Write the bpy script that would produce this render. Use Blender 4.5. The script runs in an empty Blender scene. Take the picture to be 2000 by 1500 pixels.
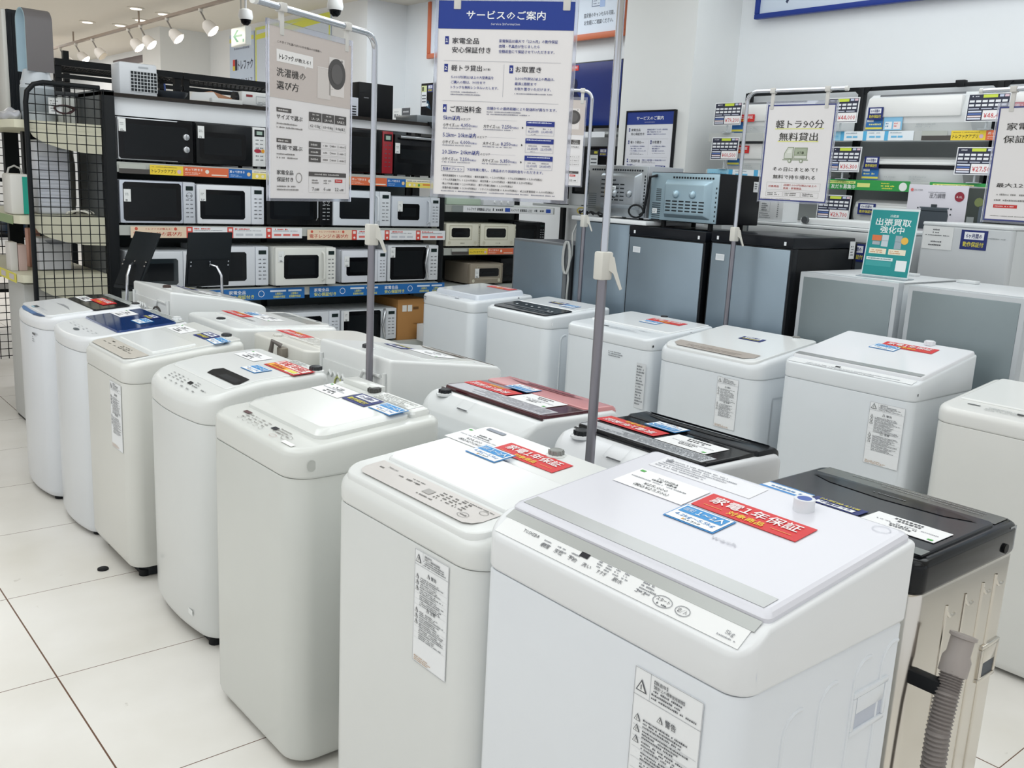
import bpy, bmesh, math, random
from mathutils import Vector, Matrix
PI = math.pi
S = bpy.context.scene
COL = S.collection
RND = random.Random(11)

# ------------------------------------------------------------------ camera
cam_d = bpy.data.cameras.new('camera'); cam_d.sensor_width = 36.0; cam_d.lens = 36.0 * 1828.75 / 2000.0
cam_d.clip_start = 0.05; cam_d.clip_end = 100
cam = bpy.data.objects.new('camera', cam_d); COL.objects.link(cam); S.camera = cam
YAW, PITCH, ROLL = 0.70281037, 0.2094036, 0.05028186
fw = Vector((math.cos(PITCH)*math.sin(YAW), math.cos(PITCH)*math.cos(YAW), -math.sin(PITCH)))
rt = Vector((math.cos(YAW), -math.sin(YAW), 0)); up = rt.cross(fw)
r2 = math.cos(ROLL)*rt + math.sin(ROLL)*up
u2 = -math.sin(ROLL)*rt + math.cos(ROLL)*up
m = Matrix.Identity(4)
for i in range(3):
    m[i][0] = r2[i]; m[i][1] = u2[i]; m[i][2] = -fw[i]
m.translation = Vector((0, 0, 1.6)); cam.matrix_world = m

# ------------------------------------------------------------------ world, exposure
W = bpy.data.worlds.new('world'); S.world = W; W.use_nodes = True
bg = W.node_tree.nodes['Background']; bg.inputs[0].default_value = (0.93, 0.96, 1.0, 1); bg.inputs[1].default_value = 0.80
S.view_settings.view_transform = 'Standard'; S.view_settings.look = 'None'
S.view_settings.exposure = 0.10; S.view_settings.gamma = 1.0; S.view_settings.use_curve_mapping = False

# ------------------------------------------------------------------ large lights on the ceiling
CEIL = 3.46
def area(name, loc, sx, sy, power, col, rot=(0, 0, 0)):
    l = bpy.data.lights.new(name, 'AREA'); l.shape = 'RECTANGLE'; l.size = sx; l.size_y = sy
    l.energy = power*0.36; l.color = col
    o = bpy.data.objects.new(name, l); o.location = loc; o.rotation_euler = rot; COL.objects.link(o); return o
COOL = (0.90, 0.96, 1.0); NEUT = (1.0, 0.97, 0.94)
for nm, x, y, sx, sy, pw, cl in (
        ('ceiling_light', 1.6, 1.0, 2.2, 3.0, 55, COOL), ('ceiling_light', 4.6, 2.2, 1.8, 4.4, 110, COOL),
        ('ceiling_light', 2.6, 3.6, 1.8, 2.0, 60, COOL), ('ceiling_light', 0.8, 4.6, 1.6, 1.6, 45, COOL),
        ('ceiling_light', -0.6, 2.8, 1.8, 4.0, 135, COOL), ('ceiling_light', 0.2, -1.2, 3.0, 1.6, 60, COOL),
        ('ceiling_light', 4.7, 7.4, 1.4, 3.0, 120, COOL), ('ceiling_light', 2.4, 12.5, 3.0, 5.0, 190, NEUT), ('ceiling_light', 4.3, 17.5, 1.5, 3.0, 90, NEUT)):
    area(nm, (x, y, CEIL - 0.03), sx, sy, pw, cl)

# ------------------------------------------------------------------ materials
_M = {}
def lin(h):
    h = h.lstrip('#'); o = []
    for i in (0, 2, 4):
        c = int(h[i:i+2], 16)/255.0
        o.append(c/12.92 if c <= 0.04045 else ((c+0.055)/1.055)**2.4)
    return (o[0], o[1], o[2], 1.0)
def M(h, r=0.45, metal=0.0, emit=0.0, trans=0.0, coat=0.0, var=0.0, alpha=1.0, aniso=0.0):
    k = (h, r, metal, emit, trans, coat, var, alpha, aniso)
    if k in _M: return _M[k]
    mt = bpy.data.materials.new('surface_%03d' % len(_M)); mt.use_nodes = True
    nt = mt.node_tree; b = nt.nodes['Principled BSDF']; c = lin(h)
    b.inputs['Base Color'].default_value = c; b.inputs['Roughness'].default_value = r
    b.inputs['Metallic'].default_value = metal
    if emit: b.inputs['Emission Color'].default_value = c; b.inputs['Emission Strength'].default_value = emit
    if trans: b.inputs['Transmission Weight'].default_value = trans; b.inputs['IOR'].default_value = 1.3
    dark = max(c[:3]) < 0.035 and not metal
    if dark: b.inputs['Specular IOR Level'].default_value = 0.22; coat = coat*0.25
    if coat: b.inputs['Coat Weight'].default_value = coat; b.inputs['Coat Roughness'].default_value = 0.08
    if alpha < 1: b.inputs['Alpha'].default_value = alpha
    if aniso: b.inputs['Anisotropic'].default_value = aniso
    if var:
        tc = nt.nodes.new('ShaderNodeTexCoord'); n = nt.nodes.new('ShaderNodeTexNoise'); n.inputs['Scale'].default_value = 9.0
        n.inputs['Detail'].default_value = 3.0
        nt.links.new(tc.outputs['Object'], n.inputs['Vector'])
        mr = nt.nodes.new('ShaderNodeMapRange'); mr.inputs[3].default_value = 1.0 - var; mr.inputs[4].default_value = 1.0 + var*0.3
        nt.links.new(n.outputs['Fac'], mr.inputs[0])
        hs = nt.nodes.new('ShaderNodeHueSaturation'); hs.inputs['Color'].default_value = c
        nt.links.new(mr.outputs[0], hs.inputs['Value']); nt.links.new(hs.outputs[0], b.inputs['Base Color'])
    _M[k] = mt; return mt
def mx(h):
    return h if isinstance(h, bpy.types.Material) else M(h)
CHROME = lambda: M('#c9ccd2', 0.10, 1.0)
BLACK = lambda: M('#16181b', 0.4)

# ------------------------------------------------------------------ mesh builder
def frame(o, u, v):
    u = Vector(u).normalized(); v = Vector(v).normalized(); n = u.cross(v)
    t = Matrix.Identity(4)
    for i in range(3):
        t[i][0] = u[i]; t[i][1] = v[i]; t[i][2] = n[i]; t[i][3] = o[i]
    return t
_G = {}
def glyph1(c):
    if c not in _G:
        w = chr(ord(c)+0xFEE0) if '!' <= c <= '~' else '\uffe5' if c == '\u00a5' else c
        cu = bpy.data.curves.new('t', 'FONT'); cu.body = w; cu.size = 1; cu.resolution_u = 1; cu.offset = 0.004
        ob = bpy.data.objects.new('t', cu); me = ob.to_mesh()
        vs = [(v.co.x, v.co.y) for v in me.vertices]; fs = [tuple(p.vertices) for p in me.polygons]
        ob.to_mesh_clear(); bpy.data.objects.remove(ob); bpy.data.curves.remove(cu)
        x0 = min([v[0] for v in vs] or [0]); x1 = max([v[0] for v in vs] or [0.3]); half_w = ord(c) < 0x2000
        _G[c] = (vs, fs, x0 - 0.05 if half_w else 0.0, (x1 - x0 + 0.10) if half_w else 1.0)
    return _G[c]
def glyphs(s):
    vs = []; fs = []; x = 0.0
    for c in s:
        if c == ' ': x += 0.32; continue
        v, f, o, adv = glyph1(c); n = len(vs)
        vs += [(a - o + x, b) for a, b in v]; fs += [tuple(i+n for i in q) for q in f]; x += adv
    return vs, fs, max(v[0] for v in vs), min(v[0] for v in vs)
class B:
    def __init__(s, T=None):
        s.v = []; s.f = []; s.mi = []; s.ms = []; s.T = T or Matrix.Identity(4)
    def add(s, vs, fs, h):
        m_ = mx(h)
        if m_ not in s.ms: s.ms.append(m_)
        k = s.ms.index(m_); n = len(s.v); T = s.T
        s.v += [T @ Vector(p) for p in vs]
        s.f += [tuple(i+n for i in f) for f in fs]; s.mi += [k]*len(fs)
    def box(s, x0, y0, z0, x1, y1, z1, h, bev=0.0, seg=2):
        if bev:
            bm = bmesh.new(); bmesh.ops.create_cube(bm, size=1)
            for v in bm.verts:
                v.co = Vector(((x0+x1)/2+v.co.x*(x1-x0), (y0+y1)/2+v.co.y*(y1-y0), (z0+z1)/2+v.co.z*(z1-z0)))
            bmesh.ops.bevel(bm, geom=bm.edges[:]+bm.verts[:], offset=bev, segments=seg, affect='EDGES', profile=0.5)
            bm.verts.index_update()
            s.add([v.co.copy() for v in bm.verts], [tuple(v.index for v in f.verts) for f in bm.faces], h); bm.free()
        else:
            s.add([(x0,y0,z0),(x1,y0,z0),(x1,y1,z0),(x0,y1,z0),(x0,y0,z1),(x1,y0,z1),(x1,y1,z1),(x0,y1,z1)],
                  [(0,3,2,1),(4,5,6,7),(0,1,5,4),(1,2,6,5),(2,3,7,6),(3,0,4,7)], h)
        return s
    def cyl(s, p, q, r, h, n=16, r1=None):
        p = Vector(p); q = Vector(q); d = (q-p).normalized(); r1 = r if r1 is None else r1
        a = d.orthogonal().normalized(); b = d.cross(a); vs = []; fs = []
        for c, rr in ((p, r), (q, r1)):
            for i in range(n):
                t = 2*PI*i/n; vs.append(c + a*(rr*math.cos(t)) + b*(rr*math.sin(t)))
        for i in range(n):
            j = (i+1) % n; fs.append((i, j, n+j, n+i))
        fs.append(tuple(reversed(range(n)))); fs.append(tuple(range(n, 2*n)))
        s.add(vs, fs, h); return s
    def lathe(s, p, d, prof, h, n=20):
        p = Vector(p); d = Vector(d).normalized(); a = d.orthogonal().normalized(); b = d.cross(a); vs = []; fs = []
        for (r, t) in prof:
            for i in range(n):
                w = 2*PI*i/n; vs.append(p + d*t + a*(r*math.cos(w)) + b*(r*math.sin(w)))
        for k in range(len(prof)-1):
            for i in range(n):
                j = (i+1) % n; fs.append((k*n+i, k*n+j, (k+1)*n+j, (k+1)*n+i))
        fs.append(tuple(reversed(range(n)))); fs.append(tuple(range((len(prof)-1)*n, len(prof)*n)))
        s.add(vs, fs, h); return s
    def tube(s, pts, r, h, n=8, closed=False):
        pts = [Vector(p) for p in pts]; L = len(pts); vs = []; fs = []; prev = None
        for i, p in enumerate(pts):
            a = pts[i-1] if (i or closed) else p; c = pts[(i+1) % L] if (i < L-1 or closed) else p
            d = (c-a).normalized()
            if prev is None: u = d.orthogonal().normalized()
            else:
                u = prev - d*prev.dot(d); u = u.normalized() if u.length > 1e-6 else d.orthogonal().normalized()
            prev = u; w = d.cross(u); rr = r[i] if isinstance(r, (list, tuple)) else r
            for k in range(n):
                t = 2*PI*k/n; vs.append(p + u*(rr*math.cos(t)) + w*(rr*math.sin(t)))
        for i in range(L if closed else L-1):
            i2 = (i+1) % L
            for k in range(n):
                j = (k+1) % n; fs.append((i*n+k, i*n+j, i2*n+j, i2*n+k))
        if not closed: fs.append(tuple(reversed(range(n)))); fs.append(tuple(range((L-1)*n, L*n)))
        s.add(vs, fs, h); return s
    def prism(s, poly, z0, z1, h, htop=None):
        n = len(poly)
        s.add([(x, y, z0) for x, y in poly]+[(x, y, z1) for x, y in poly],
              [tuple(reversed(range(n)))]+[(i, (i+1) % n, n+(i+1) % n, n+i) for i in range(n)]+([] if htop else [tuple(range(n, 2*n))]), h)
        if htop: s.add([(x, y, z1) for x, y in poly], [tuple(range(n))], htop)
        return s
    def shell(s, half, rings, topf, h, htop=None, xc=0.0, y0=0.0, bottom=True):
        """loft of a left-right symmetric outline; rings = (kind, value, inset): kind 0 absolute z, kind 1 below topf"""
        n = len(half); dm = max(p[1] for p in half); vs = []
        full = [(x, y) for x, y in half] + [(-x, y) for x, y in reversed(half)]
        for kind, val, ins in rings:
            for x, y in full:
                xx = x - math.copysign(min(ins, abs(x)*0.9), x); yy = ins + y*(dm-2*ins)/dm
                z = val if kind == 0 else topf(y0+yy) - val
                vs.append((xc+xx, y0+yy, z))
        N = 2*n; fs = []
        for k in range(len(rings)-1):
            for i in range(N):
                j = (i+1) % N; fs.append((k*N+i, k*N+j, (k+1)*N+j, (k+1)*N+i))
        if bottom:
            for i in range(n-1): fs.append((N-1-i, N-2-i, i+1, i))
        s.add(vs, fs, h)
        k = len(rings)-1
        s.add(vs[k*N:], [(i, i+1, N-2-i, N-1-i) for i in range(n-1)], htop or h); return s
    def text(s, t, x, y, hgt, h, al='l', b=False, w=None, z=0.0):
        vs, fs, x1, x0 = glyphs(t); sc = hgt/0.86; sx = sc
        if w: sx = w/(x1-x0)
        ww = (x1-x0)*sx; ox = x - x0*sx - (0 if al == 'l' else ww/2 if al == 'c' else ww)
        for k, (dx, dy) in enumerate(((0, 0), (.022, 0), (.011, .018)) if b else ((0, 0), (.010, 0))):
            s.add([(ox+(a+dx)*sx, y+(c+dy)*sc, z+k*0.00012) for a, c in vs], fs, h)
        return ww
    def build(s, name, parent=None, ang=38, loc=None):
        me = bpy.data.meshes.new(name); me.from_pydata([tuple(p) for p in s.v], [], s.f)
        for m_ in s.ms: me.materials.append(m_)
        me.polygons.foreach_set('material_index', s.mi)
        me.polygons.foreach_set('use_smooth', [True]*len(s.f)); me.update()
        me.set_sharp_from_angle(angle=math.radians(ang))
        o = bpy.data.objects.new(name, me); COL.objects.link(o)
        if parent is not None: o.parent = parent
        if loc: o.location = loc
        return o

LZ = 0.0005
class P(B):
    """flat printed sheet: local x right, y up, printed side +z; origin bottom left"""
    def __init__(s, w, h, t=0.0006, base='#f4f4f2', T=None, center=True):
        T = T or Matrix.Identity(4)
        if center: T = T @ Matrix.Translation((-w/2, -h/2, 0))
        B.__init__(s, T); s.w = w; s.h = h
        if base: s.box(0, 0, -t*0.0, w, h, t, base)
        s.t = t
    def z(s, l): return s.t + LZ*(l+0.5)
    def rect(s, x0, y0, x1, y1, h, l=1):
        z = s.z(l); s.add([(x0, y0, z), (x1, y0, z), (x1, y1, z), (x0, y1, z)], [(0, 1, 2, 3)], h); return s
    def poly(s, pts, h, l=1):
        z = s.z(l); s.add([(x, y, z) for x, y in pts], [tuple(range(len(pts)))], h); return s
    def rframe(s, x0, y0, x1, y1, t, h, l=1):
        s.rect(x0, y0, x1, y0+t, h, l); s.rect(x0, y1-t, x1, y1, h, l); s.rect(x0, y0+t, x0+t, y1-t, h, l); s.rect(x1-t, y0+t, x1, y1-t, h, l); return s
    def tx(s, t, x, y, hgt, h='#222222', al='l', b=False, w=None, l=2):
        s.text(t, x, y, hgt, h, al, b, w, s.z(l)); return s
    def circ(s, x, y, r, h, l=1, n=20, ry=None):
        ry = ry or r; return s.poly([(x+r*math.cos(2*PI*i/n), y+ry*math.sin(2*PI*i/n)) for i in range(n)], h, l)
    def ring(s, x, y, r, t, h, l=1, n=20, ry=None):
        ry = ry or r; z = s.z(l); vs = []
        for i in range(n):
            a = 2*PI*i/n; vs += [(x+r*math.cos(a), y+ry*math.sin(a), z), (x+(r-t)*math.cos(a), y+(ry-t)*math.sin(a), z)]
        s.add(vs, [(2*i, 2*((i+1) % n), 2*((i+1) % n)+1, 2*i+1) for i in range(n)], h); return s
    def rows(s, x, y, w, n, pitch, hgt, h='#55565a', l=2, fill=0.9):
        """fine print too small to read: rows of short glyph-sized blocks"""
        for k in range(n):
            yy = y - k*pitch; xx = x; end = x + w*(RND.uniform(0.6, 1.0) if n > 1 else 1.0)
            while xx < end - hgt*0.4:
                g = hgt*RND.uniform(0.45, 1.0)
                if RND.random() < fill:
                    q = RND.uniform(0.0, 0.35)*hgt
                    s.rect(xx, yy+q*0.3, min(xx+g, end), yy+hgt-q, h, l)
                xx += g + hgt*0.28
        return s

# ------------------------------------------------------------------ things
def tag(o, label, cat, group=None):
    o['label'] = label; o['category'] = cat
    if group: o['group'] = group
    return o
def thing(name, label, cat, loc=(0, 0, 0), rz=0.0, group=None):
    o = bpy.data.objects.new(name, None); COL.objects.link(o); o.empty_display_size = 0.1
    o.location = (loc[0], loc[1], loc[2] + (0.001 if loc[2] > 0.01 else 0)); o.rotation_euler = (0, 0, rz); return tag(o, label, cat, group)
def struct(b, name):
    o = b.build(name); o['kind'] = 'structure'; return o
def dup(root, loc=None, rz=None, label=None):
    """a copy of a thing with copies of its parts and their sub-parts"""
    def cp(o, par):
        c = o.copy(); COL.objects.link(c)
        if par is not None: c.parent = par
        for ch in o.children: cp(ch, c)
        return c
    c = cp(root, None)
    if loc is not None: c.location = loc
    if rz is not None: c.rotation_euler = (0, 0, rz)
    if label: c['label'] = label
    return c
# ------------------------------------------------------------------ the room
def floor_mat():
    mt = bpy.data.materials.new('floor_tiles'); mt.use_nodes = True; nt = mt.node_tree; b = nt.nodes['Principled BSDF']
    N = nt.nodes.new; L = nt.links.new
    tc = N('ShaderNodeTexCoord'); sp = N('ShaderNodeSeparateXYZ'); L(tc.outputs['Object'], sp.inputs[0])
    def line(axis, off, wd):
        a = N('ShaderNodeMath'); a.operation = 'SUBTRACT'; a.inputs[1].default_value = off; L(sp.outputs[axis], a.inputs[0])
        d = N('ShaderNodeMath'); d.operation = 'DIVIDE'; d.inputs[1].default_value = 0.681; L(a.outputs[0], d.inputs[0])
        f = N('ShaderNodeMath'); f.operation = 'FRACT'; L(d.outputs[0], f.inputs[0])
        c = N('ShaderNodeMath'); c.operation = 'COMPARE'; c.inputs[1].default_value = 0.5; c.inputs[2].default_value = 0.5 - wd; L(f.outputs[0], c.inputs[0])
        return c, d
    cx, dx = line(0, 0.0, 0.0036); cy, dy = line(1, 0.242, 0.0024)
    mn = N('ShaderNodeMath'); mn.operation = 'MINIMUM'; L(cx.outputs[0], mn.inputs[0]); L(cy.outputs[0], mn.inputs[1])
    n1 = N('ShaderNodeTexNoise'); n1.inputs['Scale'].default_value = 1.6; n1.inputs['Detail'].default_value = 6; L(tc.outputs['Object'], n1.inputs['Vector'])
    cr = N('ShaderNodeValToRGB'); cr.color_ramp.elements[0].position = 0.3; cr.color_ramp.elements[0].color = lin('#e9e5dd')
    cr.color_ramp.elements[1].position = 0.62; cr.color_ramp.elements[1].color = lin('#f6f3ee'); L(n1.outputs['Fac'], cr.inputs[0])
    n2 = N('ShaderNodeTexNoise'); n2.inputs['Scale'].default_value = 14; n2.inputs['Detail'].default_value = 4; L(tc.outputs['Object'], n2.inputs['Vector'])
    sm = N('ShaderNodeMapRange'); sm.inputs[1].default_value = 0.72; sm.inputs[2].default_value = 0.80; L(n2.outputs['Fac'], sm.inputs[0])
    mxs = N('ShaderNodeMix'); mxs.data_type = 'RGBA'; L(sm.outputs[0], mxs.inputs[0]); L(cr.outputs[0], mxs.inputs[6]); mxs.inputs[7].default_value = lin('#b4aca0')
    mix = N('ShaderNodeMix'); mix.data_type = 'RGBA'; mix.inputs[6].default_value = lin('#6d4f3d'); L(mn.outputs[0], mix.inputs[0]); L(mxs.outputs[2], mix.inputs[7])
    L(mix.outputs[2], b.inputs['Base Color'])
    rr = N('ShaderNodeMapRange'); rr.inputs[3].default_value = 0.16; rr.inputs[4].default_value = 0.3; L(n1.outputs['Fac'], rr.inputs[0]); L(rr.outputs[0], b.inputs['Roughness'])
    return mt
struct(B().box(-8, -6, -0.1, 6.2, 20.2, 0, floor_mat()), 'floor')
WALL = M('#f1f4f6', 0.75, var=0.02); WALLG = M('#eff1f0', 0.75, var=0.02)
struct(B().box(-8, -6, CEIL, 6.2, 20.2, CEIL+0.1, M('#ece6da', 0.85, var=0.02)), 'ceiling')
struct(B().box(6.0, -6, 0, 6.2, 9.18, CEIL, WALL), 'wall_right')
struct(B().box(5.5, 4.65, 0, 6.0, 5.35, CEIL, WALLG), 'wall_pillar_near')
struct(B().box(5.5, 9.18, 0, 6.2, 20.0, CEIL, WALL), 'wall_right_far')
struct(B().box(4.8, 13.4, 0, 5.5, 14.1, CEIL, WALLG), 'wall_pillar_far')
struct(B().box(-8, 20.0, 0, 6.2, 20.2, CEIL, WALL), 'wall_back')
struct(B().box(5.985, -6, 0, 6.0, 4.65, 0.09, M('#8d9094', 0.5)), 'baseboard_right')

# posters on the walls: local frame looking at a wall that faces -X
def wallP(x, y_left, z_top, w, h, base, t=0.012):
    return P(w, h, t, base, T=frame((x, y_left, z_top-h), (0, -1, 0), (0, 0, 1)), center=False)
# orange-framed hanging poster
def poster_thing(name, label, sheet, fr, cat='poster', group=None):
    t = thing(name, label, cat, group=group); sheet.build('sheet', t)
    if fr: fr.build('frame', t)
    return t
p = wallP(5.94, 8.63, 3.44, 2.84, 0.56, '#dfe9f6')
p.tx('査定後のキャンセルも可能。', 2.35, 0.165, 0.036, '#4a505c', w=.37); p.tx('お気軽にご相談ください。', 2.36, 0.105, 0.036, '#4a505c', w=.35)
p.rframe(2.44, 0.245, 2.58, 0.35, 0.008, '#7f8ba3'); p.rect(2.54, 0.235, 2.60, 0.32, '#a9c1ea', 2); p.rows(2.46, 0.31, 0.08, 3, 0.022, 0.009, '#7f8ba3')
f = B(p.T)
for a in ((-0.02, -0.02, 2.86, 0.03), (-0.02, 0.03, 0.03, 0.55), (2.81, 0.03, 2.86, 0.55)):
    f.box(a[0], a[1], -0.005, a[2], a[3], 0.03, '#d0704a', 0.006)
poster_thing('hanging_banner', 'pale blue banner in an orange frame high on the wall behind the big service sign', p, f, 'banner')
p = wallP(5.96, 4.46, 3.44, 4.2, 0.555, '#d9e5f3'); p.tx('サービス', 0.17, 0.075, 0.17, '#33405e', 'l', w=0.72)
f = B(p.T)
for a in ((-0.02, -0.02, 4.22, 0.015), (-0.02, 0.015, 0.012, 0.555)): f.box(a[0], a[1], -0.005, a[2], a[3], 0.035, '#12348f', 0.005)
poster_thing('wall_banner', 'large pale banner with a thick blue frame at the top right of the wall', p, f, 'banner')

# curtain-like pale sheet edged with yellow-green tape on the far right wall, and the shop banner beside it
p = wallP(5.495, 11.9, 3.40, 1.95, 0.95, '#d7e3f3'); 
p.rframe(0, 0, 1.95, 0.95, 0.035, '#dfe77a'); p.poly([(0.0, 0.80), (1.93, 0.86), (1.93, 0.95), (0.0, 0.86)], '#e6ea5a', 2)
poster_thing('wall_sheet', 'pale blue sheet edged with yellow tape on the far wall behind the small sign', p, None, 'sheet')
p = wallP(5.495, 12.7, 3.37, 0.75, 0.82, '#cfdff5'); p.rect(0, 0, 0.75, 0.03, '#dfe77a'); p.rect(0, 0.72, 0.75, 0.77, '#e6ea7a')
p.rect(0.10, 0.36, 0.17, 0.50, '#e0483c'); p.rect(0.10, 0.36, 0.17, 0.42, '#e9d24a', 2); p.rect(0.17, 0.36, 0.24, 0.50, '#2b2f4a', 2); p.tx('トレファク', 0.26, 0.37, 0.12, '#2b3350', b=True, w=0.46)
p.tx('オンラインストア', 0.10, 0.19, 0.07, '#5c6478', w=0.6); p.rows(0.12, 0.62, 0.5, 1, 0.05, 0.03, '#8791a8')
poster_thing('wall_sheet', 'pale blue shop banner with a small cube logo beyond the green arrow sign', p, None, 'banner')
p = wallP(5.495, 17.6, 3.36, 2.2, 0.9, '#f2f4f6'); p.rect(0, 0.78, 2.2, 0.9, '#4a3a3c'); p.tx('トレファク ・ ハイブ', 0.7, 0.45, 0.08, '#9aa0aa')
poster_thing('wall_sheet', 'white poster with a dark top edge on the farthest wall', p, None, 'poster')

# framed notice on the near pillar
def service_sheet(p, full=True):
    """the service guide: blue heading, four numbered sections, price table"""
    W_, H_ = p.w, p.h; NV = '#1c2f86'; K = '#2c2c34'; G = '#77798a'
    X = lambda f: f*W_
    Y = lambda f: (1-f)*H_
    p.rect(0, Y(0.14), W_, H_, '#17378f')
    p.tx('サービスのご案内', X(0.5), Y(0.088), 0.040*H_, '#f4f6fa', 'c', True, w=X(0.58)); p.tx('Service Information', X(0.5), Y(0.119), 0.012*H_, '#e6eaf4', 'c')
    def num(n, fx, fy):
        p.rect(X(fx), Y(fy+0.04), X(fx+0.028), Y(fy), NV); p.tx(n, X(fx+0.014), Y(fy+0.03), 0.020*H_, '#ffffff', 'c', True, l=3)
    num('1', 0.055, 0.178); p.tx('家電全品', X(0.11), Y(0.212), 0.028*H_, K, w=X(0.20)); p.tx('安心保証付き', X(0.11), Y(0.258), 0.028*H_, K, w=X(0.29))
    for k, s in enumerate(('家電製品は最大で「12ヵ月」の動作保証', '故障・不具合が生じましたら', '全額返金にて保証させていただきます。')):
        p.tx(s, X(0.46), Y(0.204+k*0.026), 0.0150*H_, NV, w=X((0.43, 0.30, 0.41)[k]))
    p.rect(X(0.05), Y(0.302), X(0.92), Y(0.3005), '#a9a9b2')
    num('2', 0.055, 0.318); p.tx('軽トラ貸出', X(0.11), Y(0.350), 0.028*H_, K, w=X(0.23)); p.tx('（AT車）', X(0.35), Y(0.347), 0.011*H_, K)
    for k, s in enumerate(('5,000円(税込)以上の大型商品を', 'ご購入の際は、90分まで', 'トラックを無料レンタルいたします。')):
        p.tx(s, X(0.11), Y(0.390+k*0.026), 0.0140*H_, NV, w=X((0.32, 0.26, 0.36)[k]))
    p.rows(X(0.11), Y(0.463), X(0.32), 2, 0.013*H_, 0.006*H_, G)
    p.rect(X(0.503), Y(0.480), X(0.505), Y(0.315), '#a9a9b2')
    num('3', 0.545, 0.318); p.tx('お取置き', X(0.59), Y(0.350), 0.028*H_, K, w=X(0.19))
    for k, s in enumerate(('3,000円(税込)以上の商品は、', '最長1週間まで', 'お取り置きいただけます。')):
        p.tx(s, X(0.59), Y(0.390+k*0.026), 0.0140*H_, NV, w=X((0.29, 0.16, 0.27)[k]))
    p.rows(X(0.59), Y(0.463), X(0.28), 1, 0.013*H_, 0.006*H_, G)
    p.rect(X(0.05), Y(0.507), X(0.92), Y(0.5055), '#a9a9b2')
    num('4', 0.055, 0.525); p.tx('ご配送料金', X(0.11), Y(0.562), 0.030*H_, K, w=X(0.24)); p.tx('店舗からの最終距離により配送料が異なります。', X(0.39), Y(0.545), 0.0145*H_, NV, w=X(0.52))
    p.rows(X(0.39), Y(0.560), X(0.34), 2, 0.012*H_, 0.006*H_, G)
    for k, (a, c1, c2, d1, d2) in enumerate((('5km以内', '4,950', '7,150', '8,250', '10,450'), ('5.1km−10km以内', '6,000', '8,250', '10,450', '12,650'), ('10.1km−20km以内', '7,150', '9,350', '12,650', '14,850'))):
        fy = 0.605 + k*0.089
        p.tx(a, X(0.06), Y(fy), 0.023*H_, NV, b=True, w=X((0.127, 0.255, 0.285)[k])); p.tx('のエリア', X(0.065+(0.130, 0.260, 0.290)[k]), Y(fy), 0.012*H_, K)
        p.rect(X(0.40), Y(fy-0.006), X(0.62), Y(fy-0.007), '#c3c3ca')
        for fx, nm, cc in ((0.06, '小サイズ', c1), (0.37, '大サイズ', c2)):
            p.tx(nm, X(fx), Y(fy+0.035), 0.018*H_, K, w=X(0.088)); p.tx('(1点)', X(fx+0.092), Y(fy+0.034), 0.009*H_, K)
            p.tx(cc, X(fx+0.137), Y(fy+0.035), 0.020*H_, NV, w=X(0.073), b=True); p.tx('円(税込)', X(fx+0.213), Y(fy+0.034), 0.009*H_, NV)
            p.rows(X(fx), Y(fy+0.046), X(0.22), 1, 0.01*H_, 0.005*H_, G)
        p.poly([(X(0.66), Y(fy+0.022)), (X(0.66), Y(fy+0.034)), (X(0.672), Y(fy+0.028))], K, 2)
        p.rframe(X(0.69), Y(fy+0.065), X(0.90), Y(fy-0.008), 0.0012*H_*2, '#c7c7d0'); p.rect(X(0.69), Y(fy+0.018), X(0.90), Y(fy-0.008), NV, 2)
        p.rows(X(0.70), Y(fy+0.003), X(0.18), 1, 0.01*H_, 0.007*H_, '#dfe3f2', 3)
        p.rows(X(0.715), Y(fy+0.033), X(0.06), 1, 0.01*H_, 0.006*H_, G); p.rows(X(0.815), Y(fy+0.033), X(0.06), 1, 0.01*H_, 0.006*H_, G)
        p.tx(d1+'円', X(0.745), Y(fy+0.051), 0.013*H_, NV, 'c', w=X(0.075)); p.tx(d2+'円', X(0.845), Y(fy+0.051), 0.013*H_, NV, 'c', w=X(0.08))
        p.rows(X(0.732), Y(fy+0.062), X(0.03), 1, 0.01*H_, 0.005*H_, G)
    if full:
        p.rframe(X(0.055), Y(0.876), X(0.235), Y(0.846), 0.002*H_, G); p.tx('配送オプション', X(0.145), Y(0.868), 0.0145*H_, NV, 'c', w=X(0.15))
        p.tx('下記作業に際し、1商品あたり別途料金をいただきます。', X(0.255), Y(0.868), 0.0145*H_, NV, w=X(0.58))
        for k, s in enumerate(('・衝突洗濯機取付 + 3,200円(税込) ・衝突洗濯機 外し + 1,100円(税込) ・ドラム式洗濯機取付 + 5,500円(税込)', '・ドラム式洗濯機 外し + 2,200円(税込) ・組立作業 + 3,300円(税込) ・解体作業 + 2,200円(税込)', '・搬上げ作業(1階毎) + 1,100円(税込) ・搬下げ作業(1階毎) + 1,100円(税込)', '・設置作業(洗濯機) + 3,300円(税込) ・リサイクル回収作業 + 4,400円(税込)・以上は家電回収 + 6,600円(税込)')):
            p.tx(s, X(0.06), Y(0.903+k*0.0215), 0.011*H_, K, w=X((0.77, 0.70, 0.55, 0.86)[k]))
        p.rows(X(0.06), Y(0.983), X(0.87), 1, 0.01*H_, 0.006*H_, G)
p = wallP(5.485, 5.238, 2.19, 0.47, 0.66, '#e9ebf2'); service_sheet(p)
f = B(p.T)
for a in ((-0.012, -0.012, 0.482, 0.0), (-0.012, 0.66, 0.482, 0.672), (-0.012, 0, 0.0, 0.66), (0.47, 0, 0.482, 0.66)): f.box(a[0], a[1], -0.01, a[2], a[3], 0.018, '#17181c', 0.002)
poster_thing('framed_notice', 'black framed service notice with a blue heading on the near white pillar', p, f, 'notice')

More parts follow.
